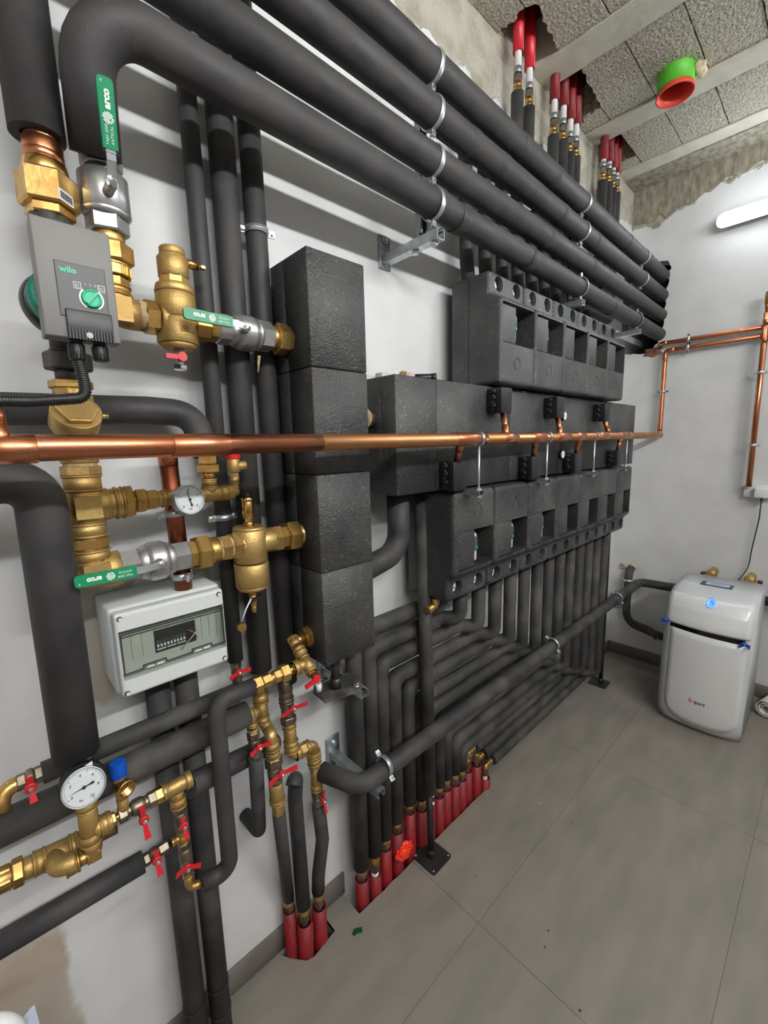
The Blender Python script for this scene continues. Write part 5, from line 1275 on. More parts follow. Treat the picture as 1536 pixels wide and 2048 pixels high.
m = MB().tube([P(474, 1412, 0.11), Vector((k3.at('v', 1430).x, -0.139, P(503, 1427, 0.14).z)), k3.at('v', 1452)], 0.0105, bend=0.014)
fit(k3, 'v', [(1444, 1452, 12, 'r'), (1456, 1466, 12, 'r')], m)
one('brass_elbow', 'thin brass elbow above the leftmost red wing handle of the cluster', m, BRASS_CAST, 'fitting')
m = MB().tube([P(484, 1446, 0.12), P(497, 1436, 0.12)], 0.013)
one('brass_coupling', 'brass coupling at the right end of the thick dusty pipe', m, BRASS_DULL, 'fitting')
rvalve('ball_valve', 'nickel valve with red wing handle above the short blind black pipe', k3, 'v', [(1462, 1478, 13, 'h'), (1478, 1498, 12, 'b'), (1498, 1512, 12, 'h')], (519, 1495), (498, 1511, 540, 1484), 0.14, hd=0.026)
l_ = k3
pa0 = l_.at('v', 1512); pa1 = l_.at('v', 1655); pa1 = P(519, 1664, 0.075)
pipe('insulated_pipe', 'short black pipe curling back to the wall below the red wing handle', [pa0, pa1, Vector((pa1.x-0.004, -0.0, pa1.z+0.004))], 0.0172, bend=0.022)
# third column
k4 = Ln(P(569, 1365, 0.06), P(577, 1440, 0.07)-P(569, 1365, 0.06))
one('adapter', 'brown adapter below the black upright pipe nearest the tall box', fit(k4, 'v', [(1360, 1382, 15, 'c'), (1376, 1402, 14, 'c'), (1394, 1404, 16, 'r')]), NICKEL_DIRTY, 'fitting')
rvalve('ball_valve', 'nickel valve with red wing handle below the upright pipe nearest the tall box', k4, 'v', [(1400, 1414, 14, 'h'), (1414, 1434, 13, 'b'), (1432, 1446, 16, 'h')], (587, 1417), (562, 1431, 612, 1405), 0.065, hd=0.032)
m = fit(k4, 'v', [(1445, 1456, 15, 'r'), (1455, 1490, 13, 'c'), (1480, 1492, 16, 'r'), (1490, 1502, 16, 'r')])
zc_ = k4.at('v', 1512); l8 = Ln(zc_, XA)
m.tube([k4.at('v', 1498), zc_, l8.at('u', 605)], 0.0135, bend=0.015); fit(l8, 'u', [(590, 600, 15, 'r'), (600, 613, 14, 'h')], m)
one('brass_elbow', 'long brass elbow below the third nickel valve of the cluster', m, BRASS_CAST, 'fitting')
k5 = Ln(P(626, 1495, 0.075), P(634, 1580, 0.075)-P(626, 1495, 0.075))
m = MB(); z9 = l8.p; m.tube([l8.at('u', 610), Vector((k5.at('v', 1492).x, l8.p.y-0.002, l8.p.z)), k5.at('v', 1515)], 0.0130, bend=0.014)
fit(l8, 'u', [(611, 619, 15, 'r')], m); fit(k5, 'v', [(1502, 1512, 15, 'r'), (1514, 1526, 15, 'r')], m)
one('brass_elbow', 'brass elbow turning down beside the wall bracket plate', m, BRASS_CAST, 'fitting')
kk = k5.at('v', 1545)
m = fit(k5, 'v', [(1524, 1534, 13, 'h'), (1534, 1578, 11, 'c'), (1566, 1578, 13, 'r')]); m.cyl(kk, kk+XA*0.018+OUT*0.012, 0.013); m.cyl(kk+XA*0.014+OUT*0.009, kk+XA*0.018+OUT*0.012, 0.016)
one('brass_tee', 'brass tee feeding the long slanting rail pipe', m, BRASS_CAST, 'fitting')
rvalve('ball_valve', 'nickel valve with hanging red handle beside the end of the long slanting rail pipe', k5, 'v', [(1576, 1592, 12, 'h'), (1592, 1606, 11, 'b'), (1604, 1614, 11, 'c')], (647, 1601), (645, 1580, 650, 1626), 0.075, hd=0.03, w=0.0045)
# three pipes into red sleeves
def sleeve(x, y, z0_, z1_, r_, lbl, tilt=0.0, mt=None):
    m = MB().lathe((x, y, z0_), (tilt, 0, 1), [(0, r_*0.96), (0.02, r_), (z1_-z0_, r_), (z1_-z0_, r_*0.86), (z1_-z0_-0.03, r_*0.86)], 26)
    return one('red_sleeve', lbl, m, mt or REDSLEEVE, 'sleeve')
def tail(pt, z0_, z1_, r_, lbl, mt=BRASS, white=False):
    """press fitting between insulation and sleeve: brass nut, nickel ring, neck"""
    x, y = pt; t = thing('press_fitting', lbl, 'fitting', (x, y, z0_))
    h_ = z1_-z0_
    MB().lathe((x, y, z0_+h_*0.55), ZA, [(0, r_*0.9), (h_*0.08, r_), (h_*0.2, r_*1.02), (h_*0.24, r_*0.8), (h_*0.3, r_*0.95), (h_*0.42, r_*0.9), (h_*0.45, r_*0.8)], 24).build('brass_nut', mt, t)
    MB().hexa((x, y, z0_+h_*0.25), (x, y, z0_+h_*0.55), r_*0.98).build('nickel_hexagon', NICKEL_DIRTY, t)
    MB().cyl((x, y, z0_), (x, y, z0_+h_*0.25), r_*0.75).build('pipe_end', WHITEPIPE if white else CABLE, t)
    return t
for (px_, top, x, d, zsl, zi, r_, lbl, first) in (
        ((557, 1624), k2.at('v', 1624), 0.503, 0.032, 0.150, 0.190, 0.0165, 'leftmost of the three black pipes dropping into red sleeves by the skirting', 0),
        ((592, 1545), None, 0.535, 0.060, 0.105, 0.160, 0.0205, 'middle of the three black pipes dropping into red sleeves by the skirting', 1),
        ((636, 1600), k5.at('v', 1608), 0.585, 0.064, 0.118, 0.172, 0.0195, 'rightmost of the three black pipes dropping into red sleeves by the skirting', 2)):
    bot = Vector((x, -d, zi))
    if first == 0: pts = [top, bot]
    elif first == 1:
        a = P(592, 1545, 0.085); pts = [Vector((a.x-0.02, -0.10, a.z-0.02)), Vector((a.x, -0.085, a.z)), Vector((a.x+0.0, -0.07, a.z-0.09)), bot]
    else: pts = [top, Vector((top.x+0.006, -0.078, top.z-0.12)), Vector((x+0.002, -0.068, zi+0.06)), bot]
    pipe('insulated_pipe', lbl, pts, r_, bend=0.03)
    w_ = ('leftmost', 'middle', 'rightmost')[first]
    tail((x, -d), zsl-0.012, zi+0.004, 0.0158, w_+' brass press fitting above the three red sleeves by the skirting')
    sleeve(x, -d, FT, zsl, (0.0185, 0.0225, 0.0215)[first], w_+' of the three red sleeves at the end of the skirting')

# ------------------------------------------------------------------ nest of fourteen pipes from floor sleeves to the lower pump units
names14 = ['first', 'second', 'third', 'fourth', 'fifth', 'sixth', 'seventh', 'eighth', 'ninth', 'tenth', 'eleventh', 'twelfth', 'thirteenth', 'fourteenth']
DN = 0.066
zins = [0.135, 0.155, 0.17, 0.185, 0.2, 0.18, 0.17, 0.165, 0.165, 0.16, 0.15]
zsle = [0.085, 0.06, 0.125, 0.135, 0.16, 0.135, 0.12, 0.125, 0.12, 0.115, 0.11, 0.11, 0.13, 0.03]
for i in range(14):
    xs1 = 0.753+0.0540*i; zh = 0.938-0.0685*i; xr = 1.086+0.1142*i
    r_ = 0.0262 if i < 5 else 0.0245
    dd_ = DN + (0.004 if i % 2 else 0.0)
    if i == 4: xs1 = 0.985
    if i >= 5: xs1 = 1.045+0.0505*(i-5)
    n_ = names14[i]
    if i < 11:
        zi = [0.128, 0.144, 0.166, 0.195, 0.218, 0.20, 0.19, 0.19, 0.19, 0.185, 0.17][i]
        pts = [(xs1, -dd_, zi), (xs1, -dd_, zh), (xr-0.045, -dd_, zh), (xr, -0.130, zh+0.004), (xr, -0.132, 1.004)]
        pipe('insulated_pipe', '%s nested black pipe from the long sleeve row, counted from the near end' % n_, pts, r_, m=FOAM_DUSTY, bend=0.034, group='nested pipes under the lower pump units')
        zs_ = [0.082, 0.062, 0.118, 0.150, 0.178, 0.150, 0.145, 0.14, 0.138, 0.13, 0.12][i]
        tail((xs1, -dd_), zs_-0.014, zi+0.006, 0.0185, '%s press fitting of the long row, counted from the near end' % n_, white=(i == 1))
    else:
        xa = xs1+0.055; zz_ = [0.235, 0.195, 0.165][i-11]
        zh = [0.205, 0.150, 0.098][i-11]; zs_ = [0.125, 0.13, 0.045][i-11]
        dd_ = [0.06, 0.07, 0.082][i-11]
        pts = [(xa, -dd_, zh), (xr-0.045, -dd_, zh), (xr, -0.130, zh+0.004), (xr, -0.132, 1.004)]
        pipe('insulated_pipe', '%s nested black pipe, starting at a brass elbow low by the floor' % n_, pts, 0.0235, m=FOAM_DUSTY, bend=0.034, hollow=0.011, group='nested pipes under the lower pump units')
        t = thing('brass_elbow', '%s brass elbow at the far end of the long row of red sleeves' % names14[i-11], 'fitting', (xs1, -dd_, zs_))
        MB().tube([(xs1, -dd_, zs_+0.045), (xs1, -dd_, zh), (xa+0.004, -dd_, zh)], 0.0105, bend=0.013).cyl((xs1, -dd_, zs_+0.045), (xs1, -dd_, zs_+0.055), 0.0135, ch=0.001).cyl((xs1+0.02, -dd_, zh), (xs1+0.028, -dd_, zh), 0.0135, ch=0.001).cyl((xs1+0.036, -dd_, zh), (xs1+0.044, -dd_, zh), 0.0135, ch=0.001).build('bend', BRASS, t)
        MB().hexa((xs1, -dd_, zs_+0.012), (xs1, -dd_, zs_+0.045), 0.0145).build('nut', BRASS_DULL, t)
        MB().cyl((xs1, -dd_, zs_-0.03), (xs1, -dd_, zs_+0.012), 0.010).build('pipe_end', WHITEPIPE if i == 13 else CABLE, t)
    sleeve(xs1, -dd_, FT, zs_, 0.0222, '%s red sleeve of the long floor slot, counted from the near end' % n_)
# crumpled orange bag between the sleeves
bm = bmesh.new(); bmesh.ops.create_icosphere(bm, subdivisions=3, radius=0.03)
for q in bm.verts:
    f_ = 1+0.35*math.sin(q.co.x*190+q.co.z*130)*math.cos(q.co.y*170); q.co = Vector((q.co.x*1.25*f_+0.925, q.co.y*0.42*f_-0.096, q.co.z*0.95*f_+0.075))
one('crumpled_bag', 'crumpled bright orange plastic stuffed between the fourth and fifth red sleeves', MB().frombm(bm, False), mat('orange_plastic_film', (255, 62, 36), 0.3), 'bag')
one('brass_stub', 'dull brass stub under the near end of the lower pump units', MB().tube([(1.04, -0.15, 1.0), (1.04, -0.15, 0.975), (1.0, -0.15, 0.965)], 0.013, bend=0.012), BRASS, 'fitting')

# ------------------------------------------------------------------ stands
t = thing('floor_stand', 'black steel post with square foot plate standing in front of the red sleeves', 'stand', (1.057, -0.142, 0))
def plate_at(u, v, ang, s, zt_=0.006):
    c = PZ(u, v, 0); a = Vector((math.cos(ang), math.sin(ang), 0)); b_ = Vector((-a.y, a.x, 0)); pts = []
    for sx, sy, st_ in ((1, 1, 0), (-1, 1, 90), (-1, -1, 180), (1, -1, 270)):
        for j in range(4):
            an = math.radians(st_+30*j); pts.append(c + a*(sx*(s-0.01)+0.01*math.cos(an)) + b_*(sy*(s-0.01)+0.01*math.sin(an)))
    m = MB().prism([(q.x, q.y, 0.0005) for q in pts], (0, 0, zt_))
    return m, c, a, b_
m, c, a, b_ = plate_at(864, 1714, 0.02, 0.052); pl_ = m.build('foot_plate', BLACKSAT, t)
for sx in (-1, 1):
    for sy in (-1, 1): MB().cyl(c+a*sx*0.042+b_*sy*0.042+ZA*0.0066, c+a*sx*0.042+b_*sy*0.042+ZA*0.0072, 0.003, seg=12).build('screw_hole', LIGHTGREY, pl_)
pb_ = Vector((c.x-0.002, -0.132, 0.006)); pt_ = Vector((1.02, -0.112, 1.362))
MB().cyl(pb_, pb_+(pt_-pb_)*0.21, 0.0125).cyl(pb_, pb_+ZA*0.03, 0.0140).build('post', BLACKSAT, t)
for f_ in (0.165, 0.188): 
    q = pb_+(pt_-pb_)*f_+OUT*0.012+XA*0.003; MB().cyl(q, q+OUT*0.004, 0.0052, seg=12).build('bolt', WHITEPL, t)
MB().tube([pb_+(pt_-pb_)*0.195, pt_], 0.0235, seg=26, hollow=0.0135).build('insulation_sleeve', FOAM_DUSTY, t)
t = thing('floor_stand', 'black steel post with square foot plate at the far end of the nested pipes', 'stand', (2.64, -0.12, 0))
m, c, a, b_ = plate_at(1198, 1366, 0.05, 0.05); m.build('foot_plate', BLACKSAT, t)
MB().cyl((c.x+0.012, -0.125, 0.006), (c.x+0.03, -0.117, 1.362), 0.0125).cyl((c.x+0.012, -0.125, 0.006), (c.x+0.0125, -0.1245, 0.03), 0.014).build('post', BLACKSAT, t)
t = thing('casing_support', 'dusty black bracket plate carrying the tall black box', 'bracket', (0.64, -0.12, 0.86))
MB().cyl((0.638, -0.13, 0.966), (0.638, -0.13, 0.845), 0.0125).cyl((0.638, -0.13, 0.875), (0.638, -0.13, 0.845), 0.0150).build('post', BLACKSAT, t)
pts = [P(632, 1392, 0.17), P(705, 1402, 0.175), P(714, 1355, 0.10), P(690, 1352, 0.10), P(640, 1368, 0.12)]
pts = [Vector((0.578, -0.165, 0.843)), Vector((0.672, -0.185, 0.843)), Vector((0.70, -0.175, 0.843)), Vector((0.712, -0.09, 0.843)), Vector((0.60, -0.08, 0.843)), Vector((0.582, -0.10, 0.843))]
MB().prism(pts, (0, 0, -0.005)).build('plate', mat('dusty_black_plate', (58, 56, 55), 0.6, 0, (110, 106, 102), 22, 0.1, 80, lo=0.45, hi=0.7), t)
for q in ((0.682, -0.165), (0.608, -0.098)): MB().cyl((q[0], q[1], 0.843), (q[0], q[1], 0.847), 0.009).hexa((q[0], q[1], 0.847), (q[0], q[1], 0.855), 0.0075).build('bolt', CHROME, t)
channel((0.69, -0.005, 0.828), (0.69, -0.19, 0.828), 0.026, 0.02, GALV, (0, 0, 1)).build('arm', GALV, t)
MB().rbox((0.664, -0.005, 0.79), (0.716, 0.0, 0.87), 0.001, 1).build('wall_plate', GALV, t)
# black elbow between manifold and tall box, plus the threaded link
pipe('insulated_pipe', 'black insulated elbow between the tall box and the underside of the manifold', [Vector((0.905, -0.12, 1.364)), Vector((0.905, -0.12, 1.178)), Vector((0.748, -0.125, 1.15))], 0.0345, bend=0.075, hollow=0.026)
one('pipe_end', 'dull grey pipe end inside the black elbow right of the tall box', MB().cyl((0.7175, -0.126, 1.148), (0.785, -0.124, 1.156), 0.0235), NICKEL_DIRTY, 'pipe')
one('threaded_union', 'dull nickel union with hemp between the tall box and the manifold', MB().hexa((0.7175, -0.115, 1.575), (0.775, -0.115, 1.575), 0.033).cyl((0.775, -0.115, 1.575), (0.815, -0.115, 1.575), 0.024), NICKEL_DIRTY, 'fitting')
one('hemp_ring', 'fringe of hemp round the nickel union beside the manifold', MB().lathe((0.776, -0.115, 1.575), XA, [(0, 0.026), (0.004, 0.031), (0.010, 0.029), (0.016, 0.025)], 22, smooth=False), HEMP, 'hemp')

# ------------------------------------------------------------------ long rail pipe in front
kst = kk+XA*0.016+OUT*0.011
k0 = P(760, 1540, 0.205); xk = k0.x
kp = [kst, Vector((kst.x+0.010, -0.15, kst.z-0.006)), Vector((0.675, -0.198, 0.578)), Vector((0.80, -0.203, 0.584)), Vector((3.035, -0.20, 0.578)), Vector((3.045, -0.62, 0.585))]
kp = [kst, Vector((0.62, -0.19, 0.583)), Vector((0.74, -0.203, 0.584)), Vector((3.035, -0.20, 0.578)), Vector((3.045, -0.62, 0.585))]
kp = [kst, Vector((0.655, -0.203, 0.572)), Vector((3.035, -0.20, 0.578)), Vector((3.045, -0.62, 0.585))]
pipe('insulated_pipe', 'long black rail like pipe running in front of the nested pipes to the far wall', kp, 0.0265, m=FOAM_DUSTY, bend=0.05)
for x, n_ in ((0.745, 'near'), (1.80, 'middle'), (2.62, 'far')):
    t = clamp('%s zinc clamp on the long black rail pipe' % n_, (x, -0.203, 0.583), XA, 0.0265, (0, -0.75, -0.65), group='clamps on the long rail pipe')
for x, n_, w_ in ((0.705, 'near', True), (1.80, 'middle', False), (2.62, 'far', False)):
    t = thing('pipe_bracket', '%s perforated bracket under the long black rail pipe' % n_, 'bracket', (x, -0.1, 0.53))
    channel((x, -0.005, 0.535), (x, -0.23, 0.535), 0.026, 0.02, ZINC, (0, 0, -1)).build('arm', GALV, t)
    MB().rbox((x-0.026, -0.005, 0.49), (x+0.026, 0.0, 0.595), 0.001, 1).build('wall_plate', GALV, t)
    for y_ in (-0.05, -0.09, -0.13): MB().rbox((x-0.004, y_-0.012, 0.5358), (x+0.004, y_+0.008, 0.5364), 0.0002, 1).build('slot', DARKPRINT, t)
    MB().cyl((x, -0.005, 0.575), (x, -0.012, 0.575), 0.009).hexa((x, -0.010, 0.575), (x, -0.018, 0.575), 0.008).build('anchor_bolt', ZINC, t)

# ------------------------------------------------------------------ pipes from the upper pump units to the ceiling
xc_ = [1.64, 1.725, 1.935, 2.02, 2.09, 2.15, 2.475, 2.55, 2.607, 2.66]
vt_ = [187, 221, 271, 285, 309, 318, 361, 372, 385, 393]
ordc = ['first', 'second', 'third', 'fourth', 'fifth', 'sixth', 'seventh', 'eighth', 'ninth', 'tenth']
for k in range(10):
    x0 = 1.25+0.058+0.113*k; zj = 2.625-0.052*k; d_ = 0.062; xt = xc_[k]
    zt_ = P([1035, 1061, 1105, 1127, 1140, 1152, 1204, 1222, 1231, 1237][k], vt_[k], d_).z
    pts = [(x0, -0.085, 2.047), (x0, -0.075, 2.12), (x0, -d_, zj), (xt, -d_, zj), (xt, -d_, zt_)] if zt_ > zj+0.03 else [(x0, -0.085, 2.047), (x0, -0.075, 2.12), (x0, -d_, zt_-0.1), (xt, -d_, zt_-0.1), (xt, -d_, zt_)]
    pipe('insulated_pipe', '%s black pipe from upper pump units to ceiling, counted from the near end' % ordc[k], pts, 0.0235, bend=0.032, group='pipes from the upper pump units')
    t = thing('press_fitting', '%s brass and nickel press fitting just below the ceiling, counted from the near end' % ordc[k], 'fitting', (xt, -d_, zt_))
    MB().lathe((xt, -d_, zt_), ZA, [(0, 0.012), (0.004, 0.0155), (0.014, 0.0155), (0.018, 0.012), (0.022, 0.015), (0.032, 0.014), (0.035, 0.011)], 22).build('brass_nut', BRASS_SHINY, t)
    MB().hexa((xt, -d_, zt_+0.035), (xt, -d_, zt_+0.06), 0.0155).build('nickel_hexagon', NICKEL_DIRTY, t)
    MB().cyl((xt, -d_, zt_+0.06), (xt, -d_, zt_+0.064), 0.0145).build('black_ring', BLACKPL, t)
    MB().cyl((xt, -d_, zt_+0.064), (xt, -d_, zt_+0.085), 0.0135, ch=0.001).build('crimp_ring', GALV, t)
    MB().cyl((xt, -d_, zt_+0.085), (xt, -d_, 3.05), 0.0122).build('white_pipe', WHITEPIPE, t)
    zr = zt_ + (0.132 if k < 6 else 0.095)
    zr = min(zr, 2.97)
    m = MB().lathe((xt, -d_, zr), ZA, [(0.02, 0.0165), (0, 0.0165), (0, 0.0195), (3.155-zr, 0.0195)], 24)
    one('red_sleeve', '%s red sleeve coming out of the ceiling, counted from the near end' % ordc[k], m, REDSLEEVE if k > 1 else RED, 'sleeve')

# ------------------------------------------------------------------ ceiling duct end
c = Vector((2.305, -0.402, 3.02)); axd = Vector((-0.02, -0.03, -1)).normalized()
t = thing('duct_stub', 'short green duct with red rim sticking out of the ceiling', 'duct', (2.30, -0.40, 2.93))
MB().lathe(c, axd, [(0, 0.066), (0.085, 0.066), (0.085, 0.060), (0.0, 0.060)], 40, cap=False).build('green_sleeve', DUCTGREEN, t)
MB().lathe(c+axd*0.08, axd, [(-0.05, 0.058), (0.0, 0.060), (0.02, 0.070), (0.026, 0.070), (0.026, 0.064), (0.0, 0.055), (-0.05, 0.053)], 40, cap=False).build('red_rim', TERRA, t)
MB().cyl(c+axd*0.02, c+axd*0.025, 0.060).build('inner_plug', DARKHOLE, t)
bm = bmesh.new(); bmesh.ops.create_icosphere(bm, subdivisions=3, radius=0.035)
for q in bm.verts:
    f_ = 1+0.25*math.sin(q.co.x*150+1)*math.cos(q.co.y*120+q.co.z*90); q.co = Vector((q.co.x*1.0*f_+2.335, q.co.y*0.8*f_-0.475, q.co.z*0.8*f_+2.985))
one('foam_lump', 'lump of cured cream foam beside the green ceiling duct', MB().frombm(bm), PUFOAM, 'foam')
# foam and rough edge at the pipe opening
bm = bmesh.new(); bmesh.ops.create_icosphere(bm, subdivisions=3, radius=0.035)
for q in bm.verts:
    f_ = 1+0.3*math.sin(q.co.z*150+1)*math.cos(q.co.y*120); q.co = Vector((q.co.x*0.25*f_+L-0.002, q.co.y*1.4*f_-0.16, q.co.z*0.7*f_+2.03))
one('plaster_patch', 'brown broken plaster below the wall opening for the four pipes', MB().frombm(bm), mat('broken_plaster', (150, 110, 84), 0.95, 0, (96, 66, 50), 50, 0.8, 90), 'plaster')

# ------------------------------------------------------------------ copper pipes on the far wall
XF = L-0.045
t = thing('copper_pipe_pair', '', 'pipe', (XF, -0.45, 2.0))
bpy.data.objects.remove(t)
rz_ = 0.0135
zu = 2.064; zl = 2.022
m = MB().tube([Vector((XF+0.12, -0.205, zu)), Vector((XF, -0.205, zu)), Vector((XF, -1.15, zu+0.0))], 0.0125, bend=0.018)
t = tag(m.build('copper_pipe', COPPER), 'upper horizontal copper pipe on the far wall, coming out of the wall opening', 'pipe')
MB().cyl((XF, -0.222, zu), (XF, -0.245, zu), 0.0135).build('solder_sleeve', COPPER, t)
m = MB().tube([Vector((XF, -1.15, zl+0.0)), Vector((XF, -0.2385, zl-0.004)), Vector((XF+0.003, -0.2385, 1.52)), Vector((XF-0.02, -0.24, 1.52))], 0.0130, bend=0.02)
t = tag(m.build('copper_pipe', COPPER), 'copper pipe bending down the far wall to meet the long copper pipe', 'pipe')
MB().cyl((XF, -0.262, zl-0.004), (XF, -0.285, zl-0.004), 0.0142).cyl((XF, -0.2385, 1.975), (XF, -0.2385, 1.955), 0.0142).cyl((XF, -0.2385, 1.57), (XF, -0.2385, 1.545), 0.0142).build('solder_sleeve', COPPER, t)
clamp('zinc clip on the copper drop pipe of the far wall', (XF, -0.2385, 1.78), ZA, 0.0132, (0, -1, 0), parts=True)
c = Vector((XF-0.0, -0.352, zu)); clamp('upper zinc clip on the horizontal copper pair of the far wall', c, YA, 0.0130, (0, 0, 1), parts=True)
clamp('lower zinc clip on the horizontal copper pair of the far wall', Vector((XF, -0.352, zl-0.003)), YA, 0.0134, (0, 0, -1), parts=True)
# right vertical pipe
t = thing('copper_pipe', 'vertical copper pipe at the right edge with brass cap fitting on top', 'pipe', (L-0.03, -0.69, 1.24))
XR = L-0.062
a = PX(1527, 640, XR); b_ = PX(1503, 970, XR); vy_ = (a.y+b_.y)/2
MB().tube([Vector((XR, vy_, 2.13)), Vector((XR, vy_, 1.225))], 0.0132, seg=24).cyl((XR, vy_, 2.10), (XR, vy_, 2.07), 0.0143).cyl((XR, vy_, 2.01), (XR, vy_, 1.98), 0.0143).build('pipe_run', COPPER, t)
MB().cyl((XR, vy_, 2.13), (XR, vy_, 2.15), 0.0095).build('neck', COPPER, t)
MB().cyl((XR, vy_, 2.15), (XR, vy_, 2.175), 0.0125, ch=0.001).cyl((XR, vy_, 2.175), (XR, vy_, 2.225), 0.0155, ch=0.001).build('brass_fitting', BRASS, t)
MB().cyl((XR, vy_, 2.225), (XR, vy_, 2.232), 0.0125).build('cap', DARKHOLE, t)
clamp('upper zinc clip on the right edge copper pipe', (XR, vy_, 1.83), ZA, 0.0134, (0, -1, 0), parts=True)
clamp('lower zinc clip on the right edge copper pipe', (XR, vy_, 1.45), ZA, 0.0134, (0, -1, 0), parts=True)
# socket box, lead
t = thing('cable_trunk', 'white cable trunk with plug at the foot of the right copper pipe', 'trunking', (L-0.02, -0.72, 1.17))
MB().rbox((L-0.036, -1.0, 1.165), (L-0.001, -0.668, 1.232), 0.003, 2).build('trunk', WHITEPL, t)
MB().rbox((L-0.075, -0.79, 1.165), (L-0.036, -0.715, 1.222), 0.006, 2).build('socket', WHITEPL, t)
MB().cyl((L-0.055, -0.748, 1.165), (L-0.055, -0.748, 1.15), 0.008, 0.005, seg=14).build('plug_relief', CABLE, t)
ca = [Vector((L-0.055, -0.748, 1.155)), Vector((L-0.04, -0.746, 1.05)), Vector((L-0.03, -0.728, 0.87)), Vector((L-0.03, -0.722, 0.76)), Vector((L-0.06, -0.69, 0.69)), Vector((L-0.08, -0.66, 0.66))]
one('power_lead', 'dark grey power lead hanging from the white trunk behind the softener', MB().tube(ca, 0.0032, bend=0.12, seg=10), CABLE, 'cable')

# ------------------------------------------------------------------ water softener
t = thing('water_softener', 'white water softener cabinet with glowing blue emblem and dark handle strip', 'water softener', (2.75, -0.64, 0))
Y0, Y1 = -0.818, -0.460
prof = []   # x, z outline of the side from floor up the front and back
def frontx(z): 
    if z < 0.60: return 2.525
    return 2.525
outl = [(2.955, 0.004)]
outl += [(2.56, 0.004), (2.535, 0.03), (2.528, 0.08), (2.530, 0.20), (2.536, 0.35), (2.546, 0.48), (2.560, 0.57), (2.580, 0.63), (2.605, 0.668), (2.640, 0.693), (2.68, 0.704), (2.78, 0.712), (2.955, 0.718)]
NS = 12
bm = bmesh.new(); ringsb = []
for j in range(NS+1):
    f_ = j/NS; y = Y0+(Y1-Y0)*f_; bul = 0.030*(1-(2*f_-1)**2)
    ed = 0.010*max(0, abs(2*f_-1)-0.85)/0.15
    ring = []
    for (x, z) in outl:
        xx = x - (bul if x < 2.68 else bul*max(0, (2.90-x)/0.22)) + (ed*1.4 if x < 2.7 else 0); zz = z
        if z < 0.1 and x < 2.6: xx += 0.0; zz = z + 0.045*(abs(2*f_-1)**6) if z > 0.01 else z
        if z > 0.69: zz = z - ed*0.8
        ring.append(bm.verts.new((xx, y, zz)))
    ringsb.append(ring)
n = len(outl)
for j in range(NS):
    for k in range(n): bm.faces.new((ringsb[j][k], ringsb[j][(k+1) % n], ringsb[j+1][(k+1) % n], ringsb[j+1][k]))
bm.faces.new(ringsb[0]); bm.faces.new(ringsb[-1][::-1]); bmesh.ops.recalc_face_normals(bm, faces=bm.faces)
cabm = MB().frombm(bm, True)
GLOSSWHITE = mat('gloss_white_plastic', (222, 223, 224), 0.22, coat=0.4)
SATINWHITE = mat('satin_silver_white_plastic', (204, 207, 211), 0.3)
def surfx(y, z):
    f_ = (y-Y0)/(Y1-Y0); bul = 0.030*(1-(2*f_-1)**2)
    for k in range(1, len(outl)-1):
        (xa, za), (xb, zb2) = outl[k], outl[k+1]
        if za <= z <= zb2 and zb2 > za: return xa+(xb-xa)*(z-za)/(zb2-za)-bul
    return 2.53-bul
cab = cabm.build('cabinet', SATINWHITE, t)
def surf_panel(y0, y1, z0f, z1f, th, name, mt, parent, ny=14, nz=14, round_=0.0):
    m = MB(); g = []
    for i in range(nz+1):
        row = []
        for j in range(ny+1):
            y = y0+(y1-y0)*j/ny; fy = abs(2*j/ny-1)
            z0_ = z0f(j/ny) if callable(z0f) else z0f; z1_ = z1f(j/ny) if callable(z1f) else z1f
            z = z0_+(z1_-z0_)*i/nz; row.append(Vector((surfx(y, z)-th, y, z)))
        g.append(row)
    vs = [q for r in g for q in r]; nn = len(vs); vs2 = vs+[q+XA*(th+0.004) for q in vs]; W_ = ny+1; fs = []
    for i in range(nz):
        for j in range(ny):
            a = i*W_+j; fs.append((a, a+1, a+W_+1, a+W_)); fs.append((nn+a, nn+a+W_, nn+a+W_+1, nn+a+1))
    for j in range(ny): fs.append((j, nn+j, nn+j+1, j+1)); a = nz*W_+j; fs.append((a, a+1, nn+a+1, nn+a))
    for i in range(nz): a = i*W_; fs.append((a, a+W_, nn+a+W_, nn+a)); a = i*W_+ny; fs.append((a, nn+a, nn+a+W_, a+W_))
    m.add(vs2, fs, True)
    return m.build(name, mt, parent)
surf_panel(Y0+0.012, Y1-0.036, lambda f: 0.045-0.012*math.sin(PI*f)+0.06*abs(2*f-1)**5, lambda f: 0.513+0.012*f, 0.003, 'front_panel', GLOSSWHITE, t)
surf_panel(Y0+0.006, Y1-0.006, lambda f: 0.540+0.006*f, 0.690, 0.002, 'lid_front', GLOSSWHITE, t)
surf_panel(Y0+0.022, Y1-0.030, lambda f: 0.513+0.012*f, lambda f: 0.538+0.008*f, 0.0015, 'handle_strip', mat('mirror_dark_strip', (60, 56, 56), 0.08, 0.9), t)
q = MB().obox((2.80, -0.632, 0.7145), XA*0.036, YA*0.068, ZA*0.0012); dsp = q.build('display_frame', PUMPPANEL, t)
MB().obox((2.80, -0.635, 0.7162), XA*0.022, YA*0.050, ZA*0.0008).build('screen', emit('lcd_screen', (150, 180, 225), 0.12, (0.3, 0.4, 0.6)), dsp)
MB().obox((2.80, -0.632, 0.7172), XA*0.003, YA*0.030, ZA*0.0002).build('screen_text', DARKPRINT, dsp)
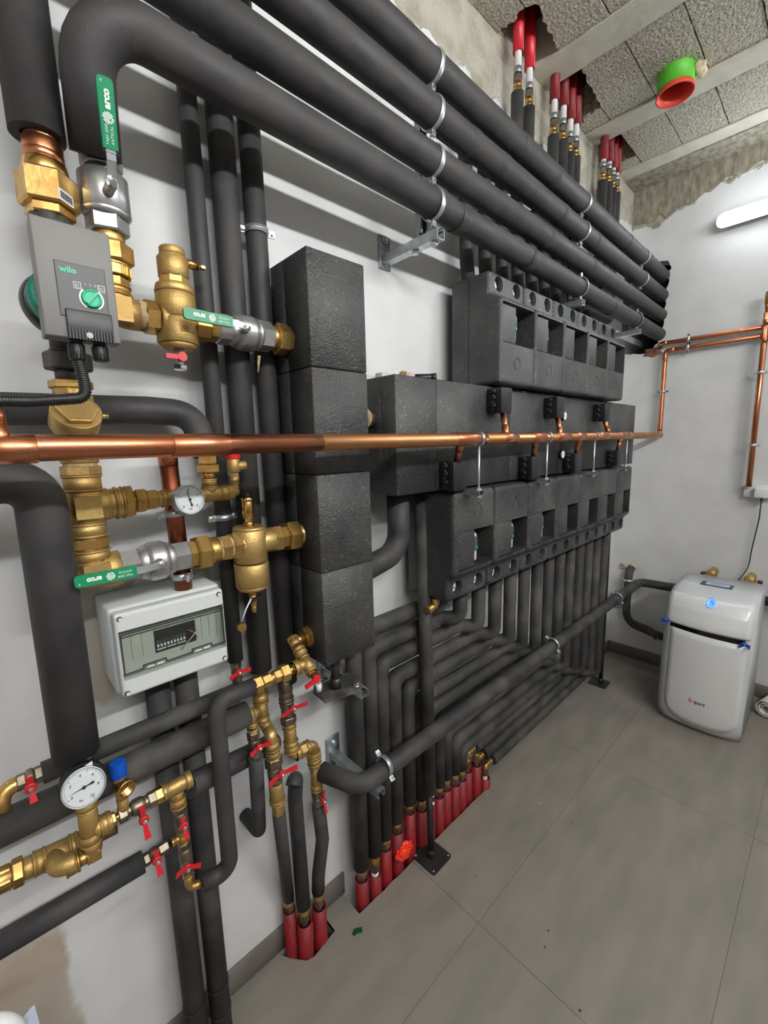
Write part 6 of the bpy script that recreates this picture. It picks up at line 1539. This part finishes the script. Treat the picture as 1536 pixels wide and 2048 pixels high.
# emblem: rounded drop with concentric curves, lit blue
BLUE = emit('blue_lit_emblem', (20, 100, 255), 0.30, (0.05, 0.25, 0.9)); BLUEL = emit('pale_blue_lit_line', (150, 205, 255), 0.35, (0.6, 0.8, 1))
ey, ez = -0.646, 0.676
def ept(a, b_, o=0.0):
    y = ey - a; z = ez + b_; return Vector((surfx(y, min(0.70, z))-0.0070-o, y, z))
pts = [ept(0.021*(math.cos(th)*(1.0 if math.cos(th) > 0 else 0.85)), 0.018*math.sin(th)+(0.004 if math.cos(th) < 0 and math.sin(th) > 0 else 0)) for th in [2*PI*k/28 for k in range(28)]]
m = MB(); cc0 = ept(0, 0); m.v = [cc0]+pts; m.f = [[0, 1+k, 1+(k+1) % 28] for k in range(28)]; m.sm = [True]*28
em = m.build('lit_emblem', BLUE, t)
m = MB()
for sc_ in (0.92, 0.66): m.tube([ept(0.021*sc_*(math.cos(th)*(1.0 if math.cos(th) > 0 else 0.85))-0.002*(1-sc_), 0.018*sc_*math.sin(th), 0.0006) for th in [2*PI*k/20*(0.999) for k in range(21)]], 0.0008, bend=0.001, seg=6)
m.tube([ept(-0.008, 0.010, 0.0006), ept(-0.008, -0.004, 0.0006)], 0.0010, seg=6)
m.tube([ept(-0.002+0.0055*math.cos(th), -0.003+0.0055*math.sin(th), 0.0006) for th in [2*PI*k/12 for k in range(13)]], 0.0009, bend=0.001, seg=6)
m.build('emblem_lines', BLUEL, em)
lg_y = -0.652; lg_z = 0.166
lettering('BWT', Vector((surfx(lg_y, lg_z)-0.0035, lg_y, lg_z)), -YA, ZA, 0.022, mat('grey_logo_print', (96, 98, 104), 0.5), t, bold=0.0006)
lettering('b', Vector((surfx(-0.614, 0.172)-0.0035, -0.614, 0.172)), -YA, ZA, 0.032, mat('pink_logo_print', (206, 120, 130), 0.5), t, bold=0.001)
MB().obox((surfx(-0.684, 0.166)-0.0035, -0.684, 0.166), YA*0.0012, ZA*0.011, XA*0.0004).build('logo_bar', LIGHTGREY, t)
for r_i, row in enumerate(((-0.025, 0.0), (0.0, 0.028), (-0.018, 0.008, ), (0.0, 0.03), (-0.02, 0.006, 0.03), (0.0, 0.02))):
    for a_ in row:
        y_ = -0.63-a_; z_ = 0.130-0.0135*r_i; MB().ball((surfx(y_, z_)-0.0030, y_, z_), 0.0030, (0.4, 1, 0.6), 8).build('bump', GLOSSWHITE, t)
def tape(c, lbl, a):
    m = MB(); c = Vector(c)
    bm = bmesh.new(); bmesh.ops.create_grid(bm, x_segments=8, y_segments=5, size=0.5)
    for q in bm.verts: q.co = c + Vector((-0.004-0.008*math.sin(q.co.x*9+a)*math.cos(q.co.y*6), -q.co.x*0.042, q.co.y*0.022+0.004*math.sin(q.co.x*8+a)))
    m.frombm(bm, False); o = one('blue_tape', lbl, m, TAPE, 'tape'); s_ = o.modifiers.new('t', 'SOLIDIFY'); s_.thickness = 0.0006
tape((2.540, -0.466, 0.548), 'crumpled blue tape at the left end of the softener handle strip', 0.3)
tape((2.530, -0.795, 0.522), 'crumpled blue tape at the right end of the softener handle strip', 1.4)
# brass connections and pipes behind the softener
for y_, n_ in ((-0.575, 'left'), (-0.745, 'right')):
    t = thing('brass_valve', 'round brass fitting with dark red handle behind the softener, %s one' % n_, 'valve', (3.0, y_, 0.69))
    MB().ball((3.0, y_, 0.722), 0.027, (1, 1, 0.9), 20).cyl((3.0, y_, 0.722), (3.07, y_, 0.722), 0.022).cyl((3.0, y_, 0.722), (3.0, y_, 0.60), 0.018).cyl((2.99, y_, 0.712), (2.965, y_, 0.712), 0.02).build('body', BRASS_CAST, t)
    s_ = 1 if n_ == 'left' else -1
    MB().rbox((2.99, min(y_+s_*0.03, y_+s_*0.052), 0.705), (3.02, max(y_+s_*0.03, y_+s_*0.052), 0.722), 0.003, 1).build('handle', mat('dark_red_handle', (96, 12, 40), 0.4), t)
pipe('insulated_pipe', 'black insulated pipe leaving behind the softener at the right edge', [(3.06, -0.75, 0.60), (3.06, -1.2, 0.60)], 0.026, m=FOAM)
yn = -0.122
pipe('insulated_pipe', 'black pipe from the wall near the far corner, curving low behind the softener', [(3.115, yn, 0.70-0.06), (3.075, yn, 0.62), (3.07, yn, 0.27), (3.04, -0.52, 0.215)], 0.0235, m=FOAM_DUSTY, bend=0.09)
clamp('zinc clamp on the black pipe in the far corner', (3.072, yn, 0.565), ZA, 0.0235, (0, -1, 0), parts=True)
bm = bmesh.new(); bmesh.ops.create_icosphere(bm, subdivisions=3, radius=0.03)
for q in bm.verts:
    f_ = 1+0.3*math.sin(q.co.y*160+1)*math.cos(q.co.z*120); q.co = Vector((q.co.x*0.5*f_+3.118, q.co.y*1.7*f_-0.10, q.co.z*0.7*f_+0.645))
one('foam_lump', 'cream foam round the black pipe in the far corner', MB().frombm(bm), PUFOAM, 'foam')
one('torn_wrap', 'torn brown wrapping hanging from the low black pipe beside the softener', MB().tube([(3.04, -0.18, 0.30), (3.03, -0.27, 0.285), (3.02, -0.33, 0.235)], [0.009, 0.02], seg=9), mat('brown_wrap', (112, 92, 80), 0.8, 0, (60, 48, 42), 60, 0.6, 90), 'wrap')
# paper roll
c = Vector((2.90, -0.875, 0.048)); t = thing('paper_roll', 'loosely rolled white paper lying on the floor right of the softener', 'paper roll', (2.95, -0.89, 0))
m = MB(); pr_ = []; NP = 46
for k in range(NP):
    an = k*0.33; rr_ = 0.020+0.0016*k*0.38; pr_.append(Vector((0, math.cos(an)*rr_, math.sin(an)*rr_)))
axr = Vector((1, -0.25, 0)).normalized(); h_ = 0.2
vs = [c+Vector((q.y*0.24, q.y, q.z)) for q in pr_]+[c+Vector((q.y*0.24, q.y, q.z))+axr*h_ for q in pr_]
m.add(vs, [(k, k+1, NP+k+1, NP+k) for k in range(NP-1)], True)
o = m.build('sheet', PAPER, t); s_ = o.modifiers.new('t', 'SOLIDIFY'); s_.thickness = 0.0012
# small things on the floor
q = PZ(717, 1863, 0)
one('green_scrap', 'small dark green scrap on the floor in front of the three red sleeves', MB().obox(q+ZA*0.004, Vector((0.010, -0.006, 0)), Vector((0.003, 0.005, 0)), ZA*0.003).obox(q+Vector((-0.012, 0.004, 0.003)), Vector((0.006, 0.003, 0)), Vector((-0.002, 0.004, 0)), ZA*0.002), mat('dark_green_plastic', (8, 74, 48), 0.4), 'scrap')
crumbs = (((1079, 1608, 0.0045), 'largest pale crumb on the grey floor, level with the far end of the sleeves'), ((1097, 1862, 0.003), 'dark crumb on the middle floor tile, upper of a close pair'), ((1090, 1895, 0.003), 'dark crumb on the middle floor tile, lower of a close pair'),
    ((1145, 1645, 0.0025), 'tiny dark crumb right of the largest pale crumb'), ((1032, 1530, 0.003), 'dark crumb on the floor near the low brass elbows'), ((975, 1590, 0.004), 'pale crumb at the far end of the floor slot'), ((1160, 2022, 0.003), 'dark crumb at the bottom edge of the picture'), ((950, 1753, 0.0025), 'tiny dark crumb right of the near stand foot plate'))
for (u, v, s_), lb_ in crumbs:
    q = PZ(u, v, 0); bm = bmesh.new(); bmesh.ops.create_icosphere(bm, subdivisions=1, radius=s_)
    for k in bm.verts: k.co = Vector((k.co.x*random.uniform(.7, 1.2)+q.x, k.co.y*random.uniform(.7, 1.2)+q.y, k.co.z*0.7+s_*0.5))
    tag(MB().frombm(bm, False).build('crumb', CABLE if s_ < 0.0035 else LIGHTGREY), lb_, 'debris')
# paper and white hose at the lower left
a = P(66, 2011, 0.22)
m = MB().prism([a, (a.x+0.03, -0.24, 0.001), (a.x-0.22, -0.24, 0.001), (a.x-0.16, -0.20, a.z-0.13)], (0.002, -0.0012, 0.0))
one('paper_sheet', 'pale bluish paper sheet standing against the wall in the lower left corner', m, mat('pale_blue_paper', (200, 206, 226), 0.7), 'paper')
b_ = P(26, 2034, 0.24)
one('white_hose', 'thick white hose curving behind the paper in the lower left corner', MB().tube([Vector((b_.x-0.12, -0.16, 0.001)), Vector((b_.x-0.10, -0.18, b_.z-0.006)), Vector((b_.x-0.0, -0.235, b_.z-0.004)), Vector((b_.x+0.02, -0.27, 0.001))], 0.011, bend=0.03), WHITEPIPE, 'hose')
